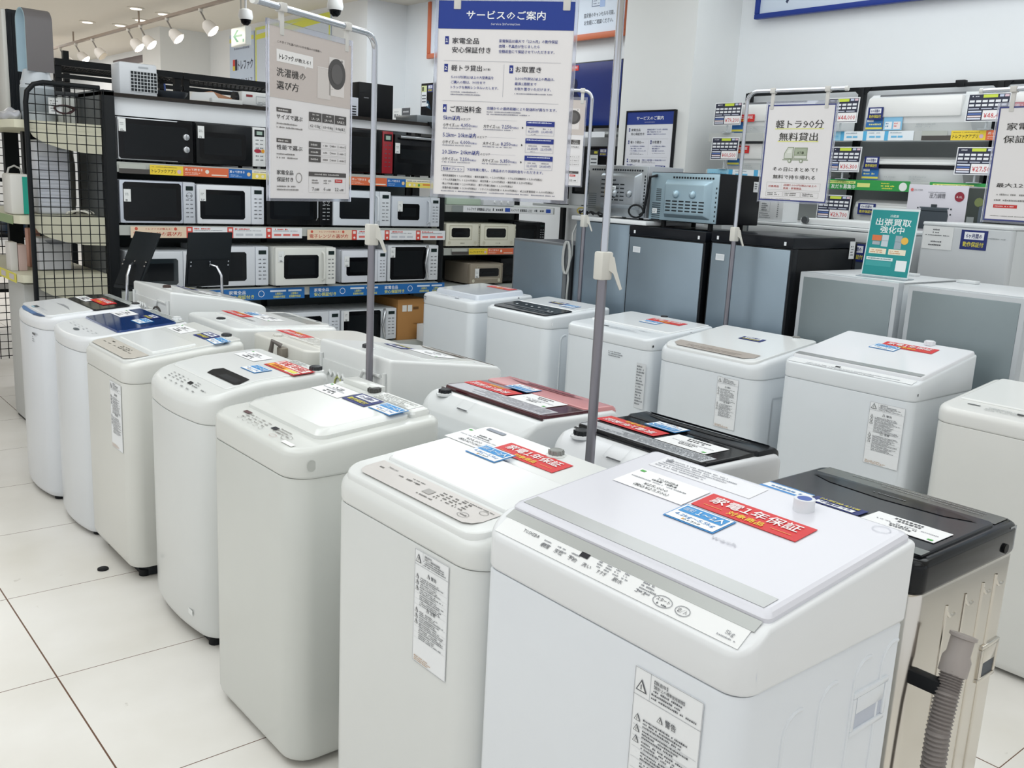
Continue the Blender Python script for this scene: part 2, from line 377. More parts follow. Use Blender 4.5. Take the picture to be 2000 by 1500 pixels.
# ------------------------------------------------------------------ ceiling fittings
t = thing('track_light_rail', 'long brown lighting track running along the ceiling at the far left', 'lighting track')
B().box(4.17, 9.0, 3.29, 4.21, 19.4, 3.32, '#8c7a6a').build('rail', t)
for y in (9.6, 12.4, 15.2, 18.0): B().cyl((4.19, y, 3.32), (4.19, y, CEIL), 0.012, '#a89a8c', 8).build('hanger', t)
ords = ['nearest', 'second', 'third', 'fourth', 'fifth', 'sixth', 'seventh', 'eighth', 'ninth', 'tenth']
for k, y in enumerate((10.45, 11.45, 12.35, 12.8, 14.3, 15.1, 15.9, 16.5, 17.3, 18.2)):
    off = k == 4
    t = thing('spot_lamp', ('unlit white' if off else 'lit white') + ' spot lamp hanging from the ceiling track, %s from the camera end' % ords[k], 'spot lamp', (4.19, y, 3.29), group='spot lamps on the ceiling track')
    b = B(); b.cyl((0, 0, 0), (0, 0, -0.03), 0.025, '#d8d4cc', 10); b.cyl((0, 0, -0.03), (0.05, -0.02, -0.13), 0.010, '#8f8a84', 8); b.build('arm', t)
    d = Vector((0.55, -0.45, -0.7)).normalized(); c = Vector((0.04, 0.0, -0.13))
    B().lathe(c, d, [(0.03, 0), (0.06, 0.03), (0.075, 0.12), (0.078, 0.13)], '#eeeae4', 14).build('lamp_head', t)
    B().lathe(c + d*0.122, d, [(0.066, 0), (0.062, 0.02), (0.03, 0.035)], M('#fff1dc', 0.4, emit=0.0 if off else 14.0), 14).build('bulb', t)
for k, (x, y) in enumerate(((4.03, 13.94), (4.08, 12.17), (4.45, 12.27), (4.43, 13.05), (4.41, 13.8))):
    t = thing('recessed_downlight', 'small round recessed ceiling downlight, %s of five' % ['nearest left', 'second', 'third', 'fourth', 'farthest'][k], 'downlight', (x, y, CEIL), group='recessed downlights')
    B().lathe((0, 0, 0), (0, 0, -1), [(0.10, 0), (0.10, 0.012), (0.07, 0.014)], '#e6e0d4', 20).build('trim_ring', t)
    B().cyl((0, 0, -0.012), (0, 0, -0.018), 0.065, M('#fff4e4', 0.4, emit=2.2), 18).build('diffuser', t)
# arrow exit sign
t = thing('exit_sign', 'white hanging exit sign with a green left arrow', 'exit sign', (4.5, 10.12, 2.92))
B().box(-0.03, -0.19, 0, 0.03, 0.19, 0.17+0.02, '#e9edea', 0.004).build('housing', t)
p = P(0.36, 0.17, 0.001, M('#eef6f0', 0.4, emit=0.15), T=frame((-0.032, 0, 0.095), (0, -1, 0), (0, 0, 1)))
g = M('#0d9c6e', 0.4, emit=0.05)
p.poly([(0.05, 0.09), (0.14, 0.15), (0.19, 0.15), (0.12, 0.10), (0.28, 0.10), (0.28, 0.08), (0.12, 0.08), (0.19, 0.03), (0.14, 0.03)], g); p.rect(0.29, 0.02, 0.33, 0.05, '#7fd0b4')
p.build('face', t); B().cyl((0, 0.0, 0.19), (0, 0.0, CEIL-2.92), 0.008, '#c8c8c4', 8).build('rod', t)
for k, (x, y, z) in enumerate(((4.05, 9.0, 3.02), (4.2, 7.54, 2.98))):
    t = thing('dome_camera', ('white dome security camera beside the green arrow sign' if k == 0 else 'white dome security camera hanging above the small washing machine sign'), 'camera', (x, y, z), group='security cameras')
    B().lathe((0, 0, 0), (0, 0, 1), [(0.062, 0), (0.07, 0.03), (0.06, 0.085), (0.03, 0.10)], '#e8e8e6', 18).build('housing', t)
    B().lathe((0, 0, 0), (0, 0, -1), [(0.052, 0), (0.045, 0.03), (0.02, 0.052)], M('#101114', 0.12), 16).build('lens_dome', t)
    B().cyl((0, 0, 0.09), (0, 0, CEIL - z), 0.011, '#b8b8b8', 8).build('drop_rod', t)
# ------------------------------------------------------------------ washing machines
def half(w, d, rf, rb, bow=0.0, br=(), n=6):
    o = []; hw = w/2
    if bow: o += [((hw-rf)*k/5.0, 0.0) for k in range(1, 5)]
    o += [(hw-rf+rf*math.sin(a), rf-rf*math.cos(a)) for a in [PI/2*k/n for k in range(n+1)]]
    o += [(hw, y) for y in sorted(br) if rf+0.002 < y < d-rb-0.002]
    o += [(hw-rb+rb*math.cos(a), d-rb+rb*math.sin(a)) for a in [PI/2*k/n for k in range(n+1)]]
    if bow: o = [(x, y + bow*(x/hw)**2*max(0.0, 1-y/(0.4*d))) for x, y in o]
    return o
def red_st(T, bold=True, s=1.0, orange=False):
    p = P(0.222*s, 0.066*s, 0.0008, '#d8262a', T)
    w, h = p.w, p.h
    p.tx('家電1年保証', w*0.5, h*0.46, h*0.40, '#fbeeee', 'c', True, w=w*0.84)
    p.tx('対象商品', w*0.5, h*0.12, h*0.22, '#f7d23c', 'c', True, w=w*0.34)
    p.rect(w*0.08, h*0.21, w*0.27, h*0.235, '#f0a34a'); p.rect(w*0.73, h*0.21, w*0.92, h*0.235, '#f0a34a'); return p
def red_big(T):
    p = P(0.225, 0.085, 0.0008, '#c9262c', T); w, h = p.w, p.h
    p.rect(0.01, 0.008, 0.215, 0.077, '#fdf6f0'); p.rect(0.01, 0.008, 0.14, 0.034, '#f5b93a', 2); p.rect(0.01, 0.034, 0.215, 0.040, '#d8262a', 2)
    p.tx('家電1年保証', w*0.5, 0.047, 0.027, '#d8262a', 'c', True, w=0.18, l=3); p.tx('対象商品', 0.03, 0.014, 0.016, '#c9262c', 'l', True, w=0.09, l=3); p.rect(0.15, 0.012, 0.205, 0.030, '#e8e25a', 3); return p
def blue_st(T, n='1〜2人', kg='4.2kg〜5.5kg'):
    p = P(0.112, 0.066, 0.0008, '#2f86c8', T); w, h = p.w, p.h
    p.rect(0.003, 0.003, w-0.003, h-0.003, '#f6f9fc'); p.rect(0.008, 0.032, w-0.008, h-0.007, '#2a90d4', 2)
    p.rframe(0.013, 0.040, 0.035, 0.052, 0.001, '#dbeefa', 3); p.tx('目安', 0.024, 0.0425, 0.0075, '#e8f4fc', 'c', l=3)
    p.tx(n, 0.072, 0.038, 0.016, '#f5fafd', 'c', True, w=0.060, l=3); p.tx(kg, w/2, 0.017, 0.010, '#2a80c4', 'c', w=0.088)
    p.rect(0.036, 0.0065, 0.040, 0.0125, '#e8a83a', 2); p.tx('トレファク', 0.042, 0.007, 0.006, '#22242a', 'l', True, w=0.034); return p
def navy_st(T, w=0.125, h=0.07):
    p = P(w, h, 0.0008, '#1b2a72', T)
    p.rect(w*0.13, h*0.52, w*0.87, h*0.90, '#f3f4f8'); p.tx('6ヶ月間の', w*0.5, h*0.60, h*0.23, '#1b2a72', 'c', True, w=w*0.6, l=3)
    p.tx('動作保証付', w*0.5, h*0.16, h*0.24, '#e9dd55', 'c', True, w=w*0.78); return p
def card_st(T, w=0.175, h=0.085, name='', price='', tax='', green=True):
    p = P(w, h, 0.0006, '#f7f7f8', T)
    if name: p.tx(name, w*0.5, h*0.70, 0.009, '#3a3a40', 'c', w=w*0.30)
    else: p.rows(w*0.36, h*0.72, w*0.28, 1, 0.01, 0.007)
    p.rows(w*0.32, h*0.60, w*0.36, 1, 0.01, 0.006); p.rows(w*0.06, h*0.50, w*0.82, 1, 0.008, 0.004, '#8a8b92')
    if price: p.tx(price, w*0.5, h*0.28, 0.0105, '#2e2e33', 'c', w=w*0.34); p.tx(tax, w*0.5, h*0.11, 0.0105, '#2e2e33', 'c', w=w*0.50)
    else: p.rows(w*0.34, h*0.28, w*0.32, 1, 0.01, 0.009); p.rows(w*0.28, h*0.12, w*0.44, 1, 0.01, 0.009)
    if green: p.rect(w*0.04, h*0.84, w*0.11, h*0.93, '#4fae4a')
    return p
def caution(T, w, h, heads=True):
    """tall caution sheet on a cabinet front"""
    p = P(w, h, 0.0005, '#f3f5f7', T, center=False); G = '#5a5c62'
    p.rframe(0, 0, w, h, 0.0008, '#a9abb0')
    def tri(x, y, s): 
        p.poly([(x, y), (x+s, y), (x+s/2, y+s*0.92)], G, 2); p.poly([(x+s*0.14, y+s*0.09), (x+s*0.86, y+s*0.09), (x+s/2, y+s*0.75)], '#f1f2f2', 3); p.rect(x+s*0.46, y+s*0.18, x+s*0.54, y+s*0.55, G, 4)
    top = h*0.87; p.rect(0, top, w, top+0.0008, '#a9abb0'); p.rect(w*0.24, top, w*0.245, h, '#a9abb0')
    tri(w*0.03, top+h*0.025, w*0.17); p.tx('【製造年】', w*0.3, h*0.965, h*0.016, G, w=w*0.2); p.tx('【設計上の標準使用期間】', w*0.3, h*0.943, h*0.016, G, w=w*0.45); p.rows(w*0.27, h*0.925, w*0.68, 3, h*0.018, h*0.010, G)
    for y, s in ((0.80, '警告'), (0.50, '注意')):
        tri(w*0.38, h*y, w*0.09); p.tx(s, w*0.50, h*(y+0.002), h*0.030, G, w=w*0.16)
        for k in range(5):
            yy = y - 0.035 - k*0.052
            if yy < 0.06: break
            if k < 3: tri(w*0.04, h*(yy-0.012), w*0.10)
            p.rows(w*0.18, h*yy, w*0.76, 3, h*0.0155, h*0.009, G); p.rect(w*0.03, h*(yy-0.036), w*0.97, h*(yy-0.0375), '#c5c7cb')
    p.rows(w*0.05, h*0.05, w*0.7, 3, h*0.017, h*0.009, '#b58a5a'); return p
class Washer:
    def __init__(s, label, xf, y0, y1, face, prof, seam, cols=('#e9ebea', '#eef0ef'), rf=0.05, rb=0.03, bow=0.0, rim=0.018, base=0.02,
                 front_r=0.02, group='washing machines on display', seam_back=None, body_mat=None, cover_mat=None, zside=None):
        s.w = y1-y0; s.d = prof[-1][0]; s.prof = prof; s.seam = seam; s.bow = bow
        s.t = thing('washing_machine', label, 'washing machine', (xf, (y0+y1)/2, 0), -PI/2 if face < 0 else PI/2, group)
        br = [v for v, _ in prof[1:-1]]
        hb = half(s.w, s.d, rf, rb, bow, br)
        cm = body_mat or M(cols[0], 0.28, var=0.03, coat=0.3); tm = cover_mat or M(cols[1], 0.26, coat=0.1)
        s.cm, s.tm = cm, tm
        tp = s.top
        b = B(); b.shell(hb, [(0, base, 0.012), (0, base+0.012, 0.004), (0, base+0.03, 0.0), (0, seam-0.006, 0.0), (0, seam-0.001, 0.002)], tp, cm); b.build('cabinet', s.t)
        b = B(); hc = half(s.w+0.006, s.d+0.004, rf+0.002, rb, bow, br)
        rr = rim; rings = [(0, seam, 0.004), (0, seam+0.004, 0.001), (0, seam+0.008, 0.0)]
        for a in (0, 0.25, 0.5, 0.75, 1.0):
            rings.append((1, rr*(1-math.sin(a*PI/2)), rr*(1-math.cos(a*PI/2))*0.9))
        b.shell(hc, rings, tp, tm); b.build('top_cover', s.t, 30)
        b = B(); hd = half(s.w-0.10, s.d-0.09, 0.04, 0.02); b.shell(hd, [(0, 0.004, 0.0), (0, base+0.004, 0.0)], tp, M('#24272b', 0.5), y0=0.055); b.build('base', s.t)
        for sx in (-1, 1):
            for y in (0.07, s.d-0.07):
                B().cyl((sx*(s.w/2-0.075), y, 0), (sx*(s.w/2-0.075), y, 0.027), 0.022, M('#1b1c1f', 0.6), 14).build('foot', s.t)
    def top(s, v):
        p = s.prof
        if v <= p[0][0]: return p[0][1]
        for (a, za), (b, zb) in zip(p, p[1:]):
            if v <= b: return za + (zb-za)*(v-a)/(b-a)
        return p[-1][1]
    def fr(s, u, v, h=0.0, rot=0.0):
        e = 0.01; sl = (s.top(v+e)-s.top(v-e))/(2*e)
        if v < s.prof[0][0]+e: sl = (s.top(v+2*e)-s.top(v+e))/e
        T = frame((u, v, s.top(v)+h), (1, 0, 0), (0, 1, sl))
        return T @ Matrix.Rotation(rot, 4, 'Z') if rot else T
    def lid(s, x0, x1, v0, v1, h, m_, r=0.02, name='lid', sub=None, taper=0.006, h0=0.0, bow=0.0):
        w = x1-x0; d = v1-v0; hf = half(w, d, r, min(r, 0.02), bow, [v-v0 for v, _ in s.prof if v0 < v < v1])
        f = s.top
        b = B(); b.shell(hf, [(1, 0.012, 0.0), (1, -h0-h*0.45, 0.0), (1, -h0-h*0.85, taper*0.4), (1, -h0-h, taper)], f, m_, xc=(x0+x1)/2, y0=v0); o = b.build(name, sub or s.t, 30)
        return o
    def on(s, p, name): return p.build(name, s.t)
    def st(s, fn, u, v, hh, pn='sticker', rot=0.0, **k): return s.on(fn(s.fr(u, v, hh+0.0008, rot), **k), pn)
    def knob(s, u, v, h, m_='#33353a', r=0.022, hh=0.022, name='water_inlet_cap', skirt=True):
        b = B(); z = s.top(v)+h
        if skirt: b.lathe((u, v, z-0.004), (0, 0, 1), [(r*1.5, 0), (r*1.45, 0.006), (r*1.1, 0.008)], s.tm, 18)
        b.lathe((u, v, z), (0, 0, 1), [(r, 0), (r*1.02, hh*0.5), (r*0.95, hh*0.9), (r*0.8, hh)], m_, 18)
        for k in range(10):
            a = 2*PI*k/10; b.box(u+r*math.cos(a)-0.002, v+r*math.sin(a)-0.002, z+0.002, u+r*math.cos(a)+0.002, v+r*math.sin(a)+0.002, z+hh*0.85, m_)
        return b.build(name, s.t)
    def front(s, u, ztop, w, h): return frame((u-w/2, -0.0015+s.bow*(u/(s.w/2))**2, ztop-h), (1, 0, 0), (0, 0, 1))
    def side_fr(s, v, z, sx): return frame((sx*(s.w/2+0.001), v, z), (0, sx, 0), (0, 0, 1))
    def handle(s, sx, v, z, w=0.10, h=0.075, dark='#b9bec6'):
        T = s.side_fr(v, z, sx); b = B(T)
        for a in ((-w/2, -h/2, w/2, -h/2+0.010), (-w/2, h/2-0.010, w/2, h/2), (-w/2, -h/2+0.010, -w/2+0.010, h/2-0.010), (w/2-0.010, -h/2+0.010, w/2, h/2-0.010)):
            b.box(a[0], a[1], -0.004, a[2], a[3], 0.004, s.cm, 0.002)
        b.add([(-w/2+.01, -h/2+.01, 0.0005), (w/2-.01, -h/2+.01, 0.0005), (w/2-.01, h/2-.01, 0.0005), (-w/2+.01, h/2-.01, 0.0005)], [(0, 1, 2, 3)], dark)
        b.box(-w/2+.012, 0.0, 0.0005, w/2-.012, h/2-.01, 0.0035, s.cm, 0.001)
        return b.build('side_handle', s.t)
    def ribs(s, sx, tops, zb=0.16, r=0.006, hook=0.035, name='side_rib'):
        for v, z in tops:
            x = sx*(s.w/2-0.0015)
            pts = [(x, v, zb)] + [(x, v, z-hook)] + [(x, v+hook*(1-math.cos(a)), z-hook+hook*math.sin(a)) for a in (0.4, 0.8, 1.2, 1.57, 1.9)]
            B().tube(pts, r, s.cm, 8).build(name, s.t)
    def dot(s, sx, v, z, r=0.012, c='#dfe2e6', oval=1.0):
        P(0.001, 0.001, 0.0004, None, s.side_fr(v, z, sx), False).circ(0, 0, r, c, 1, 18, r*oval).build('screw_cover', s.t)
def ctl_marks(p, x0, y0, x1, y1, c='#5b5d63', seed=1):
    """control legends: rows of small words, some outlined buttons"""
    r = random.Random(seed); w = x1-x0; h = y1-y0
    for k in range(7):
        x = x0 + w*k/7.0; p.rows(x, y0+h*0.72, w*0.09, 3, h*0.14, h*0.07, c)
        p.rows(x, y0+h*0.18, w*0.10, 1, h*0.1, h*0.13, c)
RIGHT = lambda W_: 1

# ---- front row, fronts toward the aisle on the left -------------------------------------------------
TOPW = M('#eff0f3', 0.16, coat=0.3)
# nearest: white machine with a grey band in front of a sloping lid
A7 = Washer('nearest white washing machine, sloping lid with a grey band and a 25,000 yen card', 1.04, .695, 1.285, -1, [(0, .965), (.052, 1.0), (.46, 1.047)], .90,
            ('#e6eaef', '#e9ebed'), rf=0.035, rb=0.015, rim=0.008)
A7.lid(-.288, .288, .058, .455, .015, M('#dedee6', 0.24, coat=0.1), r=0.012, taper=.012)
p = P(.56, .022, .0006, M('#b9bcba', 0.3, 0.4), A7.fr(0, .047, .001)); A7.on(p, 'grey_band')
p = P(.54, .036, .0006, M('#bfc1c1', 0.2, 0.2), A7.fr(0, .088, .0155)); A7.on(p, 'lid_front_band')
p = P(.55, .042, .0008, M('#f1f2f2', 0.25), A7.fr(0, .026, .0012)); K = '#5f6166'
p.tx('TOSHIBA', .058, .022, .0075, '#55575c', w=.042)
for x, t_ in ((.115, '槽乾燥'), (.150, '水位'), (.185, '予約'), (.220, '洗い'), (.255, 'すすぎ'), (.292, '脱水'), (.342, 'コース')): p.tx(t_, x, .0115, .0075, K, w=.021)
for x in (.115, .150, .185): p.rows(x, .0235, .026, 2, .006, .003, '#8b8d92')
for x in (.245, .265, .285, .305): p.rows(x, .031, .014, 3, .005, .003, '#8b8d92')
p.rows(.345, .031, .038, 4, .0055, .0035, '#8b8d92')
p.rect(.202, .026, .222, .036, '#26262c', 2)
p.ring(.398, .016, .019, .0012, '#8b8d92', 2, ry=.0105); p.tx('スタート', .398, .0155, .0065, K, 'c', w=.026); p.rows(.386, .009, .024, 1, .005, .0035, K)
p.ring(.438, .016, .014, .0012, '#8b8d92', 2, ry=.009); p.tx('切/入', .438, .0125, .0075, K, 'c', w=.018)
p.tx('5kg', .518, .014, .0075, '#8b8d92', w=.016); p.rows(.508, .007, .034, 1, .004, .0028, '#9b9da2')
A7.on(p, 'control_panel')
A7.st(red_st, .067, .314, .0155); A7.st(blue_st, .008, .242, .0155, 'size_sticker')
A7.st(card_st, -.140, .306, .0155, 'price_card', name='TOSHIBA', price='¥25,000', tax='(税込¥27,500)')
p = P(.25, .06, .0005, M('#eaeaee', 0.3), A7.fr(-.11, .405, .0155)); p.rows(.01, .045, .2, 5, .009, .004, '#9a9ca4'); p.poly([(.012, .04), (.03, .04), (.021, .054)], '#8f9198', 3); A7.on(p, 'notice_sheet')
p = P(.20, .03, .0003, None, A7.fr(.06, .205, .0155)); p.tx('wash', .11, .006, .012, '#c3c4cc', w=.05); A7.on(p, 'lid_print')
b = B(); b.cyl((.111, .405, A7.top(.405)+.013), (.111, .405, A7.top(.405)+.036), .019, M('#eceef2', .3), 20); b.cyl((.111, .405, A7.top(.405)+.036), (.111, .405, A7.top(.405)+.0365), .013, M('#3e5fb4', .3), 16); b.build('water_inlet_cap', A7.t)
p = P(.05, .05, .0003, None, A7.fr(.25, .425, .0155)); p.ring(.025, .025, .016, .0012, '#c9ccd4', 1, ry=.013); A7.on(p, 'round_button')
A7.on(caution(A7.front(.168, .872, .135, .36), .135, .36), 'caution_label')
A7.handle(1, .37, .77, .11, .08, '#c3c9d6'); A7.ribs(1, [(.12, .835), (.215, .85), (.315, .865), (.40, .87)], r=.0045)
A7.dot(1, .04, .932, .011, '#d4d9e2', 1.5)
b = B(A7.side_fr(.36, .985, 1)); b.box(-.008, -.016, -.001, .008, .016, .0012, M('#f0f2f6', .3)); b.box(-.005, -.012, .001, .005, .008, .0018, '#1c1d20'); b.build('side_slot', A7.t)

# second: white machine with a grey-beige control strip and a glossy lid
A6 = Washer('white washing machine with a warm grey control strip, second nearest in the front row', 1.04, 1.305, 1.865, -1, [(0, .922), (.06, .935), (.46, .972)], .865,
            ('#dfe1df', '#e4e6e4'), rf=0.065, rb=0.03, rim=0.026)
A6.lid(-.262, .262, .012, .455, .010, M('#e9ebea', 0.17, coat=0.08), r=0.05, taper=0.004)
p = P(.44, .078, .0008, None, A6.fr(-.0, .068, .0105)); pts = [(0.03, 0), (.41, 0), (.43, .01), (.44, .03), (.44, .078), (0, .078), (0, .03), (.01, .01)]
p.poly(pts, M('#cfcac6', 0.3), 0); K = '#6d6a68'
p.tx('Panasonic', .05, .058, .007, '#5c5a58', w=.038)
for x in (.03, .11, .14, .17): p.rows(x, .046, .018, 1, .005, .006, K)
p.rows(.15, .058, .06, 2, .010, .004, K); p.rect(.222, .032, .25, .052, '#a9a6a3', 2)
for k in range(5): p.rows(.265+k*.022, .058, .016, 4, .009, .005, '#55534f')
p.rows(.22, .018, .06, 1, .006, .005, K); p.ring(.385, .022, .016, .001, K, 2, ry=.010); p.rows(.375, .020, .02, 1, .006, .005, K); p.ring(.41, .056, .012, .001, K, 2, ry=.008); p.rows(.33, .066, .1, 1, .005, .0035, K)
A6.on(p, 'control_panel')
A6.lid(-.225, .225, .118, .30, .010, M('#eef0f0', 0.16, coat=0.1), r=0.012, name='lid_window', h0=.009)
A6.st(red_st, .0, .372, .0105); A6.st(blue_st, -.066, .302, .0195, 'size_sticker'); A6.st(card_st, -.185, .36, .0105, 'price_card', price='¥24,800', tax='(税込¥27,280)')
A6.knob(.03, .425, .010, M('#8f918e', .4), .017, .016)
p = P(.10, .02, .0004, None, A6.fr(-.19, .435, .0105)); p.rect(0, 0, .07, .014, '#8f95a2'); A6.on(p, 'rear_label')
A6.on(caution(A6.front(.137, .857, .118, .25), .118, .25), 'caution_label')

# third: white machine, raised bevelled lid, small printed front controls
A5 = Washer('white washing machine with a raised glossy lid, navy and blue stickers, third nearest', 1.045, 2.075, 2.61, -1, [(0, .912), (.46, .952)], .836,
            ('#d3d5d0', '#dddfdb'), rf=0.07, rb=0.035, rim=0.018)
A5.lid(-.225, .222, .10, .385, .022, M('#e4e6e3', 0.18, coat=0.08), r=0.03, taper=0.03, name='lid')
A5.lid(-.225, .222, .39, .455, .018, M('#e2e4e1', 0.22, coat=0.06), r=0.012, taper=0.01, name='rear_cover')
p = P(.46, .075, .0005, None, A5.fr(0, .055, .0008)); K = '#77736f'
p.rect(.06, .048, .098, .062, '#5d4144', 2); p.rect(.265, .036, .292, .052, '#2c2d33', 2)
for k in range(4): p.rows(.10+k*.04, .050, .03, 3, .012, .005, K)
for k in range(5): p.ring(.11+k*.034, .016, .010, .0008, K, 2, ry=.006)
p.rows(.29, .052, .07, 3, .011, .005, K); p.ring(.375, .030, .022, .0012, K, 2, ry=.014); p.rows(.365, .030, .02, 1, .006, .005, K); p.ring(.33, .012, .016, .001, '#b07c78', 2, ry=.008)
p.rect(.39, .004, .45, .018, '#f6f6f4', 2); A5.on(p, 'control_panel')
A5.st(navy_st, .035, .343, .0225); A5.st(blue_st, .165, .348, .0225, 'size_sticker'); A5.st(card_st, -.115, .335, .0225, 'price_card', w=.16, h=.075)
p = P(.19, .05, .0004, M('#dfe1dd', .3), A5.fr(.10, .422, .0185)); p.rows(.01, .038, .17, 5, .009, .0045, '#9b9b98'); A5.on(p, 'notice_sheet')
b = B(); b.box(-.20, .41, A5.top(.43)+.01, -.03, .465, A5.top(.43)+.032, A5.tm, .006); b.build('rear_hump', A5.t); A5.knob(-.035, .425, .018, M('#4a4a48', .5), .019, .014, skirt=False)
A5.dot(1, .055, .872, .013, '#c2c4bf', 1.2)

# fourth: white, sloped rounded top with a black lid opening
A4 = Washer('white washing machine with a black rectangular lid grip and a red-bordered sticker', 1.105, 2.83, 3.375, -1, [(0, .862), (.06, .888), (.12, .905), (.22, .922), (.46, .935)], .792,
            ('#dcdedc', '#e3e5e3'), rf=0.07, rb=0.03, bow=0.03, rim=0.024, base=.04)
A4.lid(-.24, .24, .105, .395, .003, M('#e9ebea', 0.22, coat=0.06), r=0.02, taper=0.003)
p = P(.255, .06, .0008, None, A4.fr(.105, .168, .004)); p.poly([(.02, 0), (.245, 0), (.255, .014), (.235, .06), (.02, .06), (0, .03)], '#17181a', 0)
p.poly([(.09, .008), (.235, .008), (.225, .036), (.10, .036)], '#2b2d30', 1); A4.on(p, 'lid_grip')
p = P(.40, .07, .0005, None, A4.fr(.02, .058, .0008)); K = '#6d6e70'
for k in range(4): p.rows(.04+k*.04, .050, .024, 3, .011, .005, K)
p.rect(.205, .034, .235, .048, '#242529', 2)
for k in range(6): p.rows(.05+k*.05, .010, .02, 1, .006, .006, K)
p.rows(.25, .052, .06, 3, .01, .005, K); p.rows(.33, .030, .04, 1, .006, .006, K); A4.on(p, 'control_panel')
A4.st(red_big, .15, .372, .004); A4.st(blue_st, .092, .276, .004, 'size_sticker'); A4.st(card_st, -.11, .36, .004, 'price_card', w=.17, h=.08)
p = P(.16, .045, .0004, M('#dfe2df', .3), A4.fr(.12, .43, .003)); p.rows(.01, .034, .14, 4, .009, .005, '#90928f'); A4.on(p, 'notice_sheet')
A4.knob(.225, .435, .0, M('#333538', .4), .02, .018)
A4.on(P(.04, .02, .0004, '#eceeec', frame((.12, .0065, .10), (1, 0, 0), (0, 0, 1)), False), 'lower_label')

# fifth: beige control strip, feet raised
A3 = Washer('white washing machine with a beige control strip and a yellowed front label', 1.10, 3.525, 4.06, -1, [(0, .872), (.05, .882), (.47, .932)], .797,
            ('#dbdbd5', '#e2e3df'), rf=0.06, rb=0.03, rim=0.022, base=0.055)
A3.lid(-.245, .245, .010, .40, .008, M('#e6e8e6', 0.18, coat=0.08), r=0.04, taper=0.003)
A3.lid(-.245, .245, .405, .465, .008, M('#e0e2df', 0.22), r=0.01, taper=0.003, name='rear_cover')
p = P(.46, .085, .0008, None, A3.fr(0.0, .060, .0085)); p.poly([(.03, 0), (.43, 0), (.46, .025), (.46, .085), (0, .085), (0, .025)], M('#cfc9bf', .3), 0)
p.rect(.09, .062, .12, .068, '#33322f', 2)
for k in range(6): p.rows(.05+k*.06, .040, .03, 1, .01, .006, '#79766f')
for k in range(4): p.rows(.22+k*.03, .062, .022, 3, .010, .007, '#6b6861')
A3.on(p, 'control_panel')
A3.lid(-.20, .20, .125, .30, .007, M('#eceeed', 0.16, coat=0.08), r=0.012, name='lid_window', h0=.006)
A3.st(navy_st, .078, .39, .0085); A3.st(blue_st, .205, .385, .0085, 'size_sticker', rot=-.08); A3.st(card_st, -.13, .365, .0085, 'price_card', w=.17, h=.075)
A3.knob(.165, .437, .008, M('#3a3c3e', .4), .018, .016)
A3.on(caution(A3.front(.148, .785, .13, .265), .13, .265), 'caution_label')

# sixth: dark blue see-through lid
A2 = Washer('white washing machine with a glossy dark blue lid in the front row', 1.085, 4.07, 4.575, -1, [(0, .880), (.05, .888), (.47, .932)], .822,
            ('#dfe2e5', '#e6e8ea'), rf=0.07, rb=0.03, bow=0.035, rim=0.018)
A2.lid(-.235, .235, .165, .42, .008, M('#123a78', 0.08, coat=0.6), r=0.015, taper=0.003)
p = P(.42, .09, .0006, None, A2.fr(0, .085, .001)); p.circ(.215, .022, .032, '#5d6468', 1, 20, .010)
for k in range(6): p.rows(.04+k*.065, .055, .03, 2, .014, .005, '#9a9da2')
A2.on(p, 'control_panel')
A2.st(card_st, -.15, .315, .0085, 'price_card', w=.15, h=.085); A2.st(navy_st, .035, .375, .0085, w=.11, h=.055); A2.st(blue_st, .10, .315, .0085, 'size_sticker')
p = P(.40, .05, .0006, M('#c9cdcb', .3), A2.fr(.02, .437, .002)); p.rows(.01, .038, .37, 4, .010, .005, '#888c8c'); A2.on(p, 'caution_strip')
A2.knob(.14, .455, .002, M('#e8eaea', .3), .016, .012)

# seventh: black and white lid, blue front edge
A1 = Washer('farthest front row washing machine with a half black lid', 1.07, 4.635, 5.165, -1, [(0, .885), (.05, .895), (.47, .932)], .833,
            ('#dfe2e6', '#e8eaed'), rf=0.075, rb=0.03, bow=0.04, rim=0.022)
A1.lid(-.245, .245, .045, .25, .008, M('#eceef0', 0.17, coat=0.08), r=0.03, taper=0.004, name='front_lid')
A1.lid(-.235, .235, .255, .425, .007, M('#1c1d20', 0.12, coat=0.5), r=0.02, taper=0.004, name='rear_lid')
p = P(.44, .05, .0006, None, A1.fr(0, .042, .0012)); p.poly([(.0, .035), (.05, .012), (.12, .002), (.32, .002), (.39, .012), (.44, .035), (.40, .03), (.3, .024), (.14, .024), (.04, .03)], '#3f6a9c', 0); p.poly([(.30, .002), (.39, .012), (.42, .026), (.3, .022)], '#15406c', 1); A1.on(p, 'tinted_edge')
p = P(.40, .06, .0006, None, A1.fr(0, .085, .0088)); p.rect(.10, .008, .16, .026, '#3b4650', 1); p.rect(.10, .0, .15, .008, '#9cc7d8', 1); p.rows(.18, .02, .16, 2, .012, .004, '#b0b4b8'); A1.on(p, 'control_panel')
p = P(.26, .03, .0006, None, A1.fr(.03, .175, .0088)); p.poly([(0, .010), (.08, .026), (.17, .022), (.26, .004), (.17, .012), (.08, .014)], '#9a9ca0', 0); A1.on(p, 'lid_grip')
A1.st(card_st, -.13, .315, .0075, 'price_card', w=.19, h=.05); A1.st(red_st, .03, .355, .0078, rot=0.0)
p = P(.42, .045, .0006, M('#b9bdbb', .3), A1.fr(-.02, .442, .002)); p.rows(.01, .034, .39, 3, .011, .006, '#7f8385'); A1.on(p, 'caution_strip')
A1.knob(.20, .458, .0, M('#3a3b3e', .4), .016, .012)
